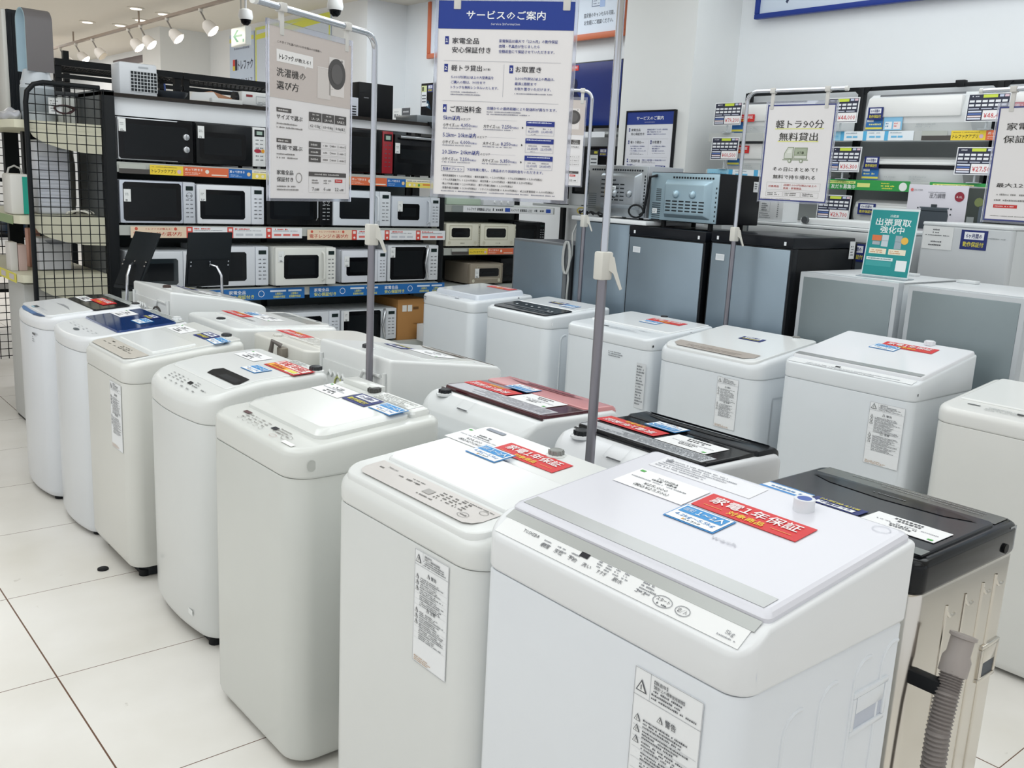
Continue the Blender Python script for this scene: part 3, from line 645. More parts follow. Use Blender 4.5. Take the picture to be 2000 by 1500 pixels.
p = P(.10, .05, .0005, None, frame((.06, .008, .765), (1, 0, 0), (0, 0, 1)), False); p.rect(0, .035, .10, .045, '#55585c'); p.rows(.02, .022, .06, 3, .010, .005, '#8e9196'); A1.on(p, 'front_badge')

# ---- second row, backs toward the front row ---------------------------------------------------------
def back_panel(W_, z0, z1, gear=True):
    b = B(); y = W_.d; w = W_.w/2
    b.box(-w+.03, y-.002, .10, w-.03, y+.009, z0, W_.cm, .002)
    b.tube([(-w+.05, y+.010, z0+.005), (-w+.16, y+.010, z0+.005), (-w+.20, y+.010, z0-.05), (-w+.30, y+.010, z0-.05), (-w+.33, y+.010, z0-.11), (w-.05, y+.010, z0-.11)], .007, W_.tm, 8)
    b.tube([(-w+.025, y+.010, z1-.04), (-w+.025, y+.010, .2)], .007, W_.tm, 8); b.tube([(w-.025, y+.010, z1-.04), (w-.025, y+.010, .2)], .007, W_.tm, 8)
    if gear:
        pts = []
        for k in range(9): pts.append((w-.20+k*.016, y+.010, z0-.055+(.018 if k % 2 else 0)))
        b.tube(pts, .005, W_.tm, 6)
    return b.build('back_panel', W_.t)
B4 = Washer('white washing machine seen from its moulded back, beside the left sign pole', 2.205, 2.64, 3.13, 1, [(0, .918), (.04, .938), (.12, .950), (.26, .968), (.40, .986), (.51, 1.0)], .80,
            ('#e3e5e4', '#e9ebea'), rf=0.05, rb=0.012, rim=0.012)
back_panel(B4, .93, .99)
B4.lid(-.20, .20, .10, .34, .004, M('#e6e8e7', .18, coat=.06), r=.03, taper=.004)
p = P(.38, .06, .0006, None, B4.fr(.02, .092, .0045)); p.poly([(0, .03), (.08, .056), (.30, .056), (.38, .026), (.30, .030), (.08, .028)], '#7d746a', 0); p.rect(.05, .03, .13, .054, '#4b3524', 1); B4.on(p, 'lid_grip')
p = P(.42, .035, .0006, M('#a79f96', .3), B4.fr(0, .022, .0012)); p.rows(.02, .02, .38, 2, .010, .004, '#7c756e'); B4.on(p, 'control_panel')
B4.st(navy_st, .10, .25, .0045, w=.12, h=.065); B4.st(card_st, -.05, .20, .0045, 'price_card', w=.18, h=.10)
B4.knob(.02, .44, 0, M('#3a3b3e', .4), .018, .018)
p = P(.06, .05, .0005, None, B4.side_fr(.10, .85, -1)); p.rows(0, .04, .055, 4, .011, .007, '#6d6e72'); B4.on(p, 'side_label')
p = P(.02, .045, .0005, None, B4.side_fr(.42, .86, -1)); p.rect(0, .015, .018, .045, '#7d8084'); B4.on(p, 'side_slot')
b = B(); b.tube([(.09+.03*math.cos(a), B4.d+.012, .83+.05*math.sin(a)) for a in [k*2*PI/16 for k in range(16)]], .003, '#c9cf7a', 6, True); b.build('earth_wire', B4.t)
B1 = Washer('white washing machine farthest back in the second row, moulded back and navy sticker', 2.20, 4.63, 5.18, 1, [(0, .892), (.04, .912), (.12, .930), (.26, .955), (.40, .978), (.52, .997)], .80,
            ('#e6e8e8', '#ebedec'), rf=0.05, rb=0.012, rim=0.012)
back_panel(B1, .93, .99)
B1.lid(-.21, .21, .10, .36, .004, M('#e8eae9', .18, coat=.06), r=.03, taper=.004)
p = P(.38, .03, .0006, None, B1.fr(.0, .075, .0045)); p.poly([(0, .015), (.1, .028), (.28, .028), (.38, .010), (.28, .014), (.1, .012)], '#4f4a46', 0); B1.on(p, 'lid_grip')
p = P(.4, .03, .0006, M('#aeb2b6', .3), B1.fr(0, .022, .0012)); p.rows(.02, .018, .36, 2, .010, .004, '#5a6a80'); B1.on(p, 'control_panel')
B1.st(navy_st, .12, .29, .0045, w=.15, h=.07); B1.st(card_st, -.08, .25, .0045, 'price_card', w=.18, h=.09); B1.knob(-.05, .46, 0, M('#4a3a36', .4), .018, .018)
p = P(.06, .02, .0005, None, B1.side_fr(.12, .83, -1)); p.rows(0, .006, .055, 1, .011, .009, '#55565a'); B1.on(p, 'side_label')
b = B(); b.tube([(-.10+.05*math.cos(a), B1.d+.012, .87+.03*math.sin(a)) for a in [k*2*PI/16 for k in range(17)]], .006, '#3a3432', 8); b.build('power_cord', B1.t)
B2 = Washer('white washing machine with a grey lid window and red sticker, second row', 2.20, 3.87, 4.44, 1, [(0, .898), (.52, .925)], .82,
            ('#e2e4e3', '#eaeceb'), rf=0.05, rb=0.05, rim=0.016)
B2.lid(-.24, .24, .02, .40, .006, M('#eceeed', .18, coat=.06), r=.03, taper=.004)
p = P(.38, .075, .0006, M('#b5b8b6', .12, .1), B2.fr(.0, .088, .0065)); p.poly([(.24, .0), (.38, 0), (.38, .06), (.27, .06)][::1], '#8b8e8f', 1); B2.on(p, 'lid_window')
p = P(.42, .03, .0006, M('#dfe1e0', .3), B2.fr(0, .030, .0065)); p.rows(.02, .015, .38, 2, .010, .004, '#8f9294'); p.rect(.08, .01, .11, .02, '#33363a', 2); B2.on(p, 'control_panel')
B2.st(red_st, .16, .315, .0065); B2.st(blue_st, .155, .225, .0065, 'size_sticker'); B2.st(card_st, .0, .235, .0065, 'price_card', w=.20, h=.09)
p = P(.16, .03, .0005, None, B2.fr(-.02, .35, .0065)); p.rect(0, .006, .15, .010, '#4a4442'); p.rect(0, .018, .13, .021, '#4a4442'); B2.on(p, 'lid_slots')
B2.knob(.0, .465, 0, M('#2f3236', .4), .018, .012)
B3 = Washer('small cream-white washing machine carrying only a red sticker, between two larger backs', 2.18, 3.20, 3.70, 1, [(0, .915), (.50, .938)], .84,
            ('#dcdad2', '#e4e3dc'), rf=0.05, rb=0.045, rim=0.010)
B3.lid(-.20, .20, .03, .42, .006, M('#e8e7e1', .2), r=.03, taper=.004)
B3.st(red_st, .135, .36, .0065); p = P(.22, .10, .0005, M('#dfded8', .4), B3.fr(-.03, .37, .0065)); p.rows(.01, .08, .2, 7, .011, .005, '#b0afa8'); B3.on(p, 'notice_sheet')
B3.knob(.12, .445, 0, M('#d9d8d2', .4), .018, .010, skirt=False)
b = B(); b.box(-.09, B3.d+.0, .885, -.04, B3.d+.03, .925, M('#8a8378', .6), .006); b.tube([(-.065, B3.d+.02, .93), (-.05, B3.d+.05, .95), (-.03, B3.d+.05, .90)], .010, M('#6b6560', .6)); b.build('hose_joint', B3.t)
# pink lidded
PRW = [(0, .915), (.05, .938), (.33, .942), (.37, .934), (.40, .915), (.42, .888), (.432, .86)]
B5 = Washer('white washing machine with a pink and maroon lid in the second row', 2.10, 1.925, 2.445, 1, PRW, .78, ('#dfe2e3', '#e3e6e7'), rf=0.05, rb=0.06, rim=0.016)
B5.lid(-.245, .245, .03, .335, .010, M('#4a1420', .1, coat=.5), r=.03, taper=.003, name='maroon_lid')
B5.lid(-.247, .247, .015, .16, .014, M('#dd9a9b', .2, coat=.08), r=.03, taper=.004, name='pink_cover')
p = P(.37, .04, .0006, None, B5.fr(.03, .078, .0146)); p.poly([(0, .02), (.08, .036), (.29, .036), (.37, .018), (.29, .026), (.08, .024)], '#7a2c36', 0); p.rect(.06, .002, .28, .018, '#8d4650', 1); B5.on(p, 'lid_grip')
p = P(.38, .04, .0006, None, B5.fr(0, .030, .0146)); p.rect(.15, .012, .21, .03, '#4a3236', 1); p.rows(.02, .02, .34, 2, .012, .004, '#b7787c'); p.rect(.35, .02, .365, .03, '#4a3236', 1); B5.on(p, 'control_panel')
B5.st(red_st, .125, .225, .0108, rot=0); B5.st(blue_st, .06, .150, .0152, 'size_sticker'); B5.st(card_st, -.085, .215, .0108, 'price_card', w=.17, h=.10)
p = P(.46, .07, .0005, M('#c9c9cf', .25), B5.fr(0, .295, .0104)); p.rows(.01, .055, .43, 5, .011, .005, '#85868e'); B5.on(p, 'caution_strip')
p = P(.50, .008, .0005, '#2a1216', B5.fr(0, .338, .0012)); B5.on(p, 'lid_gap')
B5.knob(.19, .368, .0, M('#2b2d30', .4), .019, .016)
p = P(.07, .05, .0005, None, B5.fr(.06, .385, .002)); p.rframe(0, 0, .06, .045, .001, '#c3c6c9'); p.rect(.0, .044, .05, .049, '#55575b', 2); B5.on(p, 'filter_door')
b = B(); b.tube([(-.10+.045*math.cos(a), B5.d+.02, .82+.03*math.sin(a)) for a in [k*2*PI/16 for k in range(20)]], .006, '#1e1f22', 8); b.build('power_cord', B5.t)
# black lidded
B6 = Washer('white washing machine with a glossy black lid, red sticker and rear knob', 2.13, 1.36, 1.835, 1, [(0, .915), (.05, .942), (.34, .947), (.38, .938), (.41, .918), (.43, .892), (.44, .865)], .78, ('#dfe1e4', '#e3e5e8'), rf=0.05, rb=0.06, rim=0.016)
B6.lid(-.225, .225, .09, .345, .010, M('#1d1e21', .08, coat=.6), r=.03, taper=.003, name='lid')
B6.lid(-.23, .23, .012, .14, .014, M('#202226', .22, coat=.08), r=.03, taper=.004, name='front_cover')
p = P(.40, .045, .0006, None, B6.fr(.02, .085, .0146)); p.poly([(0, .02), (.10, .042), (.30, .040), (.40, .012), (.30, .020), (.1, .018)], '#0b0c0d', 0); p.poly([(0, .014), (.1, .012), (.3, .014), (.4, .006), (.3, .008), (.1, .006)], '#7f8387', 1); B6.on(p, 'lid_grip')
p = P(.42, .045, .0006, M('#24303e', .12), B6.fr(0, .034, .0146)); p.rows(.02, .028, .36, 2, .014, .005, '#5b6c80'); p.rect(.05, .012, .12, .032, '#0e1013', 2); p.rect(.37, .014, .40, .026, '#c6cace', 2); B6.on(p, 'control_panel')
B6.st(red_st, .125, .225, .0108); B6.st(blue_st, .055, .155, .0152, 'size_sticker'); B6.st(card_st, -.09, .225, .0108, 'price_card', w=.17, h=.10)
p = P(.43, .06, .0005, M('#c3c5c9', .25), B6.fr(0, .308, .0104)); p.rows(.01, .048, .40, 5, .010, .005, '#6d6f77'); B6.on(p, 'caution_strip')
p = P(.45, .008, .0005, '#101114', B6.fr(0, .349, .0012)); B6.on(p, 'lid_gap')
B6.knob(.165, .378, .0, M('#26282b', .4), .021, .018)
p = P(.075, .055, .0005, None, B6.fr(.02, .395, .002)); p.rframe(0, 0, .065, .05, .001, '#c3c6c9'); p.rect(0, .048, .05, .053, '#4a4c50', 2); B6.on(p, 'filter_door')
p = P(.05, .05, .0005, None, B6.side_fr(.10, .855, -1)); p.rows(0, .04, .045, 4, .011, .007, '#55565a'); B6.on(p, 'side_label')
# black top on a stainless cabinet
STEEL = M('#d9d4cb', 0.2, 1.0, var=0.05)
B7 = Washer('washing machine with black top and shiny stainless steel cabinet, grey hose alongside', 2.13, .765, 1.245, 1, [(0, .935), (.44, .935)], .865, ('#c9c4ba', '#1b1d20'), rf=0.03, rb=0.03, rim=0.014,
            body_mat=STEEL, cover_mat=M('#15171a', 0.12, coat=0.5))
B7.lid(-.222, .222, .085, .415, .006, M('#2b2d32', .14, coat=.5), r=.015, taper=.003)
p = P(.44, .065, .0006, M('#6f706d', .18, var=.4), B7.fr(0, .050, .001)); p.rows(.04, .03, .36, 2, .016, .005, '#8d8e8c'); B7.on(p, 'control_panel')
p = P(.40, .07, .0006, None, B7.fr(0, .128, .0066)); p.poly([(0, .03), (.06, .055), (.2, .066), (.34, .055), (.40, .03), (.34, .012), (.2, .004), (.06, .012)], M('#08090a', .1), 0); p.rows(.16, .03, .08, 1, .01, .006, '#6b6d70'); B7.on(p, 'lid_grip')
B7.st(card_st, -.125, .29, .0068, 'price_card', w=.165, h=.085); B7.st(navy_st, .03, .295, .0068, w=.125, h=.045)
p = P(.12, .05, .0006, '#f3f6fa', B7.fr(.158, .30, .0068)); p.rect(0, .0, .12, .004, '#3a8ad0'); p.rect(0, .036, .12, .05, '#3a8ad0'); p.rows(.02, .02, .08, 1, .01, .010, '#5b8fc4'); B7.on(p, 'size_sticker')
p = P(.06, .035, .0006, M('#7d8280', .2), B7.fr(-.195, .40, .0066)); B7.on(p, 'hinge_plate')
B7.ribs(-1, [(.085, .80), (.145, .795), (.225, .79), (.305, .785)], r=.005, hook=-.03)
B7.handle(-1, .06, .62, .085, .09, '#39424c')
p = P(.035, .06, .0005, None, B7.side_fr(.035, .905, -1)); p.rect(0, 0, .03, .055, '#9a9ea2'); p.rows(.004, .045, .022, 4, .012, .006, '#5c5f63'); B7.on(p, 'side_label')
b = B(); b.cyl((-.24, .07, .886), (-.247, .07, .886), .011, '#0c0c0e', 14); b.build('screw_cover', B7.t)
HG = M('#8b8481', .45)
path = [(-.305, .385, .735), (-.31, .41, .69), (-.315, .435, .62), (-.32, .445, .53), (-.32, .45, .40), (-.32, .45, .22), (-.315, .45, .05)]
pp = []
for i in range(len(path)-1):
    for k in range(20):
        pp.append(tuple(Vector(path[i]).lerp(Vector(path[i+1]), k/20.0)))
b = B(); b.tube(pp, [.0235 if (i % 2) else .0195 for i in range(len(pp))], HG, 12)
b.lathe((-.305, .385, .73), (.004, -.35, 1), [(.027, -.01), (.027, .02), (.022, .03), (.022, .06), (.026, .062), (.026, .068)], M('#a49c98', .4), 16)
b.box(-.30, .40, .68, -.235, .425, .71, '#1c1d20', .004); b.build('drain_hose', B7.t)

# ---- third row across the aisle ---------------------------------------------------------------------
CB = ('#dfe4e8', '#e6eaed')
C5 = Washer('tall white washing machine with grey band and red sticker across the aisle', 3.30, 1.615, 2.18, -1, [(0, .950), (.05, .963), (.47, 1.035)], .888, CB, rf=0.035, rb=0.015, rim=0.008)
C5.lid(-.279, .279, .056, .465, .014, M('#eeeff3', .16, coat=.08), r=.012)
C5.on(P(.54, .03, .0006, M('#a5a8a8', .25, .2), C5.fr(0, .075, .0145)), 'lid_front_band')
p = P(.53, .04, .0006, M('#eef0f1', .25), C5.fr(0, .027, .0012)); p.rect(.20, .022, .222, .032, '#26262c', 2); p.rows(.08, .012, .40, 2, .010, .005, '#a3a6aa'); C5.on(p, 'control_panel')
C5.st(red_st, .055, .365, .0145); C5.st(blue_st, -.02, .318, .0145, 'size_sticker', rot=-.05); C5.knob(.10, .445, .012, M('#eceef2', .3), .02, .02, skirt=False)
C5.on(caution(C5.front(.19, .862, .14, .24), .14, .24), 'caution_label'); C5.dot(1, .37, .955, .010, '#2c2d30', 1.5); C5.dot(1, .03, .915, .006, '#3c3d40')
C4 = Washer('white washing machine with a taupe control strip and navy sticker across the aisle', 3.30, 2.30, 2.865, -1, [(0, .898), (.06, .915), (.48, .968)], .836, CB, rf=0.065, rb=0.03, rim=0.026)
C4.lid(-.262, .262, .012, .47, .009, M('#e9ebeb', .16, coat=.08), r=.05, taper=.004)
p = P(.45, .07, .0006, None, C4.fr(0, .062, .0096)); p.poly([(.04, 0), (.41, 0), (.45, .03), (.45, .07), (0, .07), (0, .03)], M('#b5aba2', .3), 0); p.rows(.08, .03, .3, 2, .014, .006, '#90867d'); C4.on(p, 'control_panel')
C4.st(navy_st, .02, .31, .0096, w=.12, h=.05); C4.knob(.16, .45, .008, M('#8f8f8c', .4), .015, .012)
C4.on(caution(C4.front(.14, .825, .112, .225), .112, .225), 'caution_label')
p = P(.22, .5, .001, None, C4.side_fr(.24, .50, 1)); p.rframe(0, 0, .2, .5, .008, '#cfd4d8'); C4.on(p, 'side_panel')
C3 = Washer('white washing machine with flat printed controls behind the middle sign pole', 3.30, 2.915, 3.495, -1, [(0, .915), (.05, .925), (.48, .955)], .862, CB, rf=0.045, rb=0.03, rim=0.012)
C3.lid(-.27, .27, .165, .47, .006, M('#eceeef', .16, coat=.08), r=.012)
p = P(.5, .12, .0005, None, C3.fr(0, .095, .001)); p.rect(.15, .045, .19, .056, '#55585d', 1); p.ring(.28, .04, .03, .001, '#7b7f85', 1, ry=.014); p.rows(.20, .05, .2, 2, .02, .006, '#8c9096'); p.rows(.37, .075, .08, 1, .01, .008, '#8c9096'); C3.on(p, 'control_panel')
C3.st(red_st, .075, .365, .0065); C3.st(blue_st, .03, .300, .0065, 'size_sticker'); C3.knob(-.02, .455, .004, M('#333538', .4), .016, .012)
p = P(.13, .035, .0005, None, C3.front(.10, .835, .13, .035), False); p.rows(0, .022, .12, 3, .010, .006, '#84888d'); C3.on(p, 'front_print')
p = P(.06, .22, .0005, '#d9dcdf', C3.front(.255, .80, .06, .22), False); p.rows(.005, .2, .05, 14, .014, .008, '#84888d'); C3.on(p, 'caution_label'); C3.dot(1, .03, .885, .006, '#3c3d40'); C3.dot(1, .30, .93, .008, '#3c3d40')
C2 = Washer('white washing machine with a black control top across the aisle', 3.30, 3.64, 4.175, -1, [(0, .915), (.05, .925), (.48, .955)], .858, CB, rf=0.05, rb=0.03, rim=0.014)
C2.lid(-.235, .235, .03, .225, .006, M('#1d2227', .14, coat=.5), r=.03, taper=.003, name='black_control_top')
C2.lid(-.235, .235, .23, .46, .006, M('#e9ecee', .18, coat=.08), r=.012)
p = P(.42, .15, .0006, None, C2.fr(0, .12, .0066)); p.rows(.04, .02, .34, 1, .01, .006, '#7c8288'); p.poly([(0, .05), (.42, .04), (.42, .06), (0, .075)], '#333a41', 0); p.rows(.28, .11, .05, 1, .01, .007, '#9da3a8')
for x, y in ((.06, .10), (.12, .12), (.19, .10), (.24, .11), (.36, .07), (.385, .075)): p.circ(x, y, .008, '#dfe5ea', 2, 10)
C2.on(p, 'control_panel')
C2.st(navy_st, -.005, .335, .0066, w=.12, h=.055); C2.st(blue_st, .115, .31, .0066, 'size_sticker'); C2.dot(1, .045, .885, .009, '#f4f6f8')
C2.ribs(1, [(.11, .82)], r=.006, hook=.03)
C1 = Washer('white washing machine with a thick clear-edged lid, left end of the row across the aisle', 3.30, 4.30, 4.81, -1, [(0, .915), (.05, .922), (.48, .945)], .855, CB, rf=0.045, rb=0.03, rim=0.014)
C1.lid(-.21, .215, .075, .44, .030, M('#e3e9f2', .10, coat=.5), r=.02, taper=.010)
C1.st(red_st, .06, .385, .0306)
p = P(.40, .05, .0005, None, C1.fr(0, .045, .001)); p.rows(.05, .03, .3, 2, .014, .006, '#7d828a'); p.rect(.25, .008, .29, .02, '#8b9199', 2); C1.on(p, 'control_panel')
p = P(.05, .06, .0005, None, C1.front(-.20, .905, .05, .06), False); p.rows(.0, .05, .03, 3, .014, .009, '#77797f'); C1.on(p, 'front_print'); C1.dot(1, .05, .885, .007, '#c3c8cd'); C1.dot(1, .36, .93, .007, '#5a5c60')
C6 = Washer('plain white washing machine cut off at the right edge of the picture', 3.30, .96, 1.535, -1, [(0, .897), (.05, .905), (.48, .955)], .843, ('#e0e0dc', '#e8e8e5'), rf=0.06, rb=0.03, rim=0.020)
C6.lid(-.26, .26, .13, .47, .006, M('#ecedeb', .18, coat=.08), r=.012)
p = P(.48, .10, .0005, None, C6.fr(0, .085, .001)); p.rect(.03, .050, .075, .058, '#55575a', 1); p.rows(.10, .05, .3, 3, .014, .006, '#a5a7a6'); p.rect(.205, .038, .26, .05, '#2a2b2e', 2); C6.on(p, 'control_panel')
# ------------------------------------------------------------------ microwave rack along the far side
BK = M('#15181b', .42)
def edge_strip(T, w, h, kind):
    """printed shelf-edge card"""
    p = P(w, h, .001, None, T, False)
    if kind == 'app':
        a = 0.0
        p.rect(0, 0, w*.16, h*.5, '#4a4643'); p.rect(0, h*.5, w*.14, h, '#b9bcb4')
        p.rect(w*.16, 0, w*.34, h, '#f0d23c'); p.tx('トレファクアプリ', w*.17, h*.22, h*.38, '#3b3a20', b=True, w=w*.13); p.rows(w*.17, h*.76, w*.14, 1, .01, h*.10, '#9b8a3a'); p.circ(w*.318, h*.4, h*.22, '#d9b8c8', 2, 12)
        p.rect(w*.34, 0, w*.60, h, '#dd6d44'); p.tx('売って貯まる', w*.35, h*.58, h*.26, '#fbeee6', b=True, w=w*.10); p.rows(w*.35, h*.32, w*.09, 2, h*.16, h*.08, '#f7d9c9'); p.circ(w*.475, h*.55, h*.22, '#efe3d6', 2, 12); p.rect(w*.50, h*.16, w*.59, h*.28, '#f3e2d2', 2)
        p.rect(w*.60, 0, w*.74, h, '#2069b4'); p.tx('買って貯まる', w*.605, h*.58, h*.26, '#f2f6fb', b=True, w=w*.09); p.rows(w*.61, h*.3, w*.07, 2, h*.16, h*.08, '#bcd6f0'); p.circ(w*.72, h*.48, h*.22, '#eecf9a', 2, 12)
        p.rect(w*.74, 0, w, h, '#f0dd6a'); p.rect(w*.74, h*.66, w, h, '#f3efe0', 2); p.rows(w*.75, h*.74, w*.2, 1, .01, h*.12, '#8b8a80')
        for k, c in enumerate(('#f6f3e6', '#e9e4d2', '#4e9c4a')): p.circ(w*(.77+k*.035), h*.32, h*.18, c, 2, 12)
        p.rect(w*.87, h*.3, w*.93, h*.5, '#e58a3c', 2); p.tx('2', w*.955, h*.2, h*.3, '#44423a', b=True)
    elif kind == 'guide':
        p.rect(0, 0, w, h, '#eef0f2', 0); p.rect(0, 0, w*.30, h, '#eed8bd'); p.tx('電子レンジの選び方', w*.015, h*.20, h*.36, '#c9503f', w=w*.26); p.tx('トレファクが教える！', w*.08, h*.72, h*.17, '#c9503f', w=w*.14)
        for x in (.03, .24): p.circ(w*x, h*.80, h*.14, '#d8604c', 2, 12)
        for k in range(3):
            x = .30+k*.235; p.rect(w*x, 0, w*(x+.035), h, '#d84f45'); p.rect(w*(x+.008), h*.62, w*(x+.027), h*.88, '#f6e3df', 2); p.circ(w*(x+.018), h*.22, h*.12, '#f6e3df', 2, 12)
            p.rows(w*(x+.045), h*.78, w*.09, 1, .01, h*.14, '#d84f45'); p.rows(w*(x+.045), h*.66, w*.16, 1, .01, h*.07, '#8b8f96')
            for j in range(3): p.rect(w*(x+.05+j*.058), h*.22, w*(x+.095+j*.058), h*.42, '#e2736a' if k != 1 else '#c9ccd2', 2)
    elif kind == 'blue':
        p.rect(0, 0, w, h, '#1f6ab0')
        for k in range(2):
            x = k*.5; p.tx('家電全品', w*(x+.03), h*.56, h*.30, '#f2f6fb', b=True, w=w*.10); p.tx('安心保証付き', w*(x+.03), h*.14, h*.32, '#e6e46a', b=True, w=w*.15)
            p.ring(w*(x+.225), h*.52, h*.30, h*.05, '#e9f1fa', 2, 12)
            p.rect(w*(x+.28), h*.66, w*(x+.38), h*.82, '#dfe9f4', 2); p.rect(w*(x+.395), h*.66, w*(x+.48), h*.82, '#dfe9f4', 2)
            for j in range(2): p.tx('1週間の', w*(x+.31+j*.1), h*.40, h*.2, '#e6e46a', w=w*.05); p.tx('初期動作保証', w*(x+.30+j*.1), h*.12, h*.2, '#e6e46a', w=w*.075)
    elif kind == 'white':
        p.rect(0, 0, w, h, '#eceef0', 0); p.rect(0, 0, w*.10, h, '#8f9694')
        for x in (.14, .56): p.tx('トレファク', w*x, h*.3, h*.45, '#30333a', b=True, w=w*.08); p.tx('家電製品', w*(x+.09), h*.3, h*.40, '#30333a', b=True, w=w*.07); p.rows(w*(x+.17), h*.5, w*.05, 2, h*.25, h*.14); p.rows(w*(x+.24), h*.3, w*.10, 1, .01, h*.42, '#4a4f55'); p.rect(w*(x+.36), h*.2, w*(x+.41), h*.8, '#2f55b4', 2)
    elif kind == 'air':
        p.rect(0, 0, w, h, '#eef4f8', 0); p.rect(0, 0, w*.22, h, '#9bd3ec'); p.tx('エアコンの選び方', w*.02, h*.25, h*.35, '#4fb0dc', w=w*.18)
        for x in (.22, .47, .70): p.rect(w*x, 0, w*(x+.04), h, '#58b4e2'); p.rect(w*(x+.07), h*.3, w*(x+.13), h*.5, '#6fbde6', 2); p.rect(w*(x+.14), h*.3, w*(x+.19), h*.5, '#6fbde6', 2); p.rows(w*(x+.06), h*.75, w*.12, 1, .01, h*.12, '#8fa3b0')
    elif kind == 'line':
        p.rect(0, 0, w, h, '#2f9c4c'); p.rect(w*.03, h*.60, w*.42, h*.86, '#dfe78a', 2); p.rows(w*.05, h*.68, w*.35, 1, .01, h*.12, '#5f8a3c', 3)
        p.tx('LINE 友だち募集中', w*.02, h*.12, h*.40, '#f4f8f2', b=True, w=w*.40); p.rect(w*.44, h*.3, w*.58, h*.7, '#dfe78a', 2)
        p.rows(w*.70, h*.66, w*.14, 3, h*.24, h*.13, '#e9e85a'); p.circ(w*.93, h*.45, h*.42, '#eef2ee', 2, 14)
    return p
def price_tag(T, price, glare=False):
    """dark price board with a grid of white cells and a red price"""
    w, h = .235, .155
    p = P(w, h, .004, '#eceef0', T, False); p.rect(.006, .006, w-.006, h-.006, '#262a40', 1)
    p.rect(w*.36, h*.84, w*.70, h*.95, '#cfe04a', 2); p.rect(w*.74, h*.86, w*.84, h*.94, '#c9d2e6', 2); p.rect(w*.86, h*.86, w*.96, h*.94, '#e2c6d0', 2); p.rows(w*.10, h*.87, w*.16, 1, .01, h*.05, '#e8eaf0', 2)
    for j in range(2):
        for k in range(6): p.rect(w*(.05+k*.153), h*(.68-j*.14), w*(.17+k*.153), h*(.76-j*.14), '#eceef2', 2)
    for k in range(3): p.rect(w*(.05+k*.30), h*.44, w*(.30+k*.30), h*.475, '#c9cede', 2)
    for k, c in enumerate(('#dfe4f2', '#5a76b8', '#f2dfe0', '#dfe4f2')): p.rect(w*.05, h*(.33-k*.085), w*.37, h*(.385-k*.085), c, 2)
    p.rect(w*.40, h*.06, w*.97, h*.40, '#f6f4f4', 2); p.tx(price, w*.685, h*.13, h*.19, '#d0343c', 'c', True, w=w*.50, l=3); return p
def small_tag(p, x, y, w, h):
    p.rect(x, y, x+w, y+h, '#eceeed', 3); p.rows(x+w*.2, y+h*.62, w*.6, 2, h*.12, h*.07, '#8a8d90', 4); p.rows(x+w*.25, y+h*.12, w*.55, 2, h*.10, h*.08, '#44464a', 4)
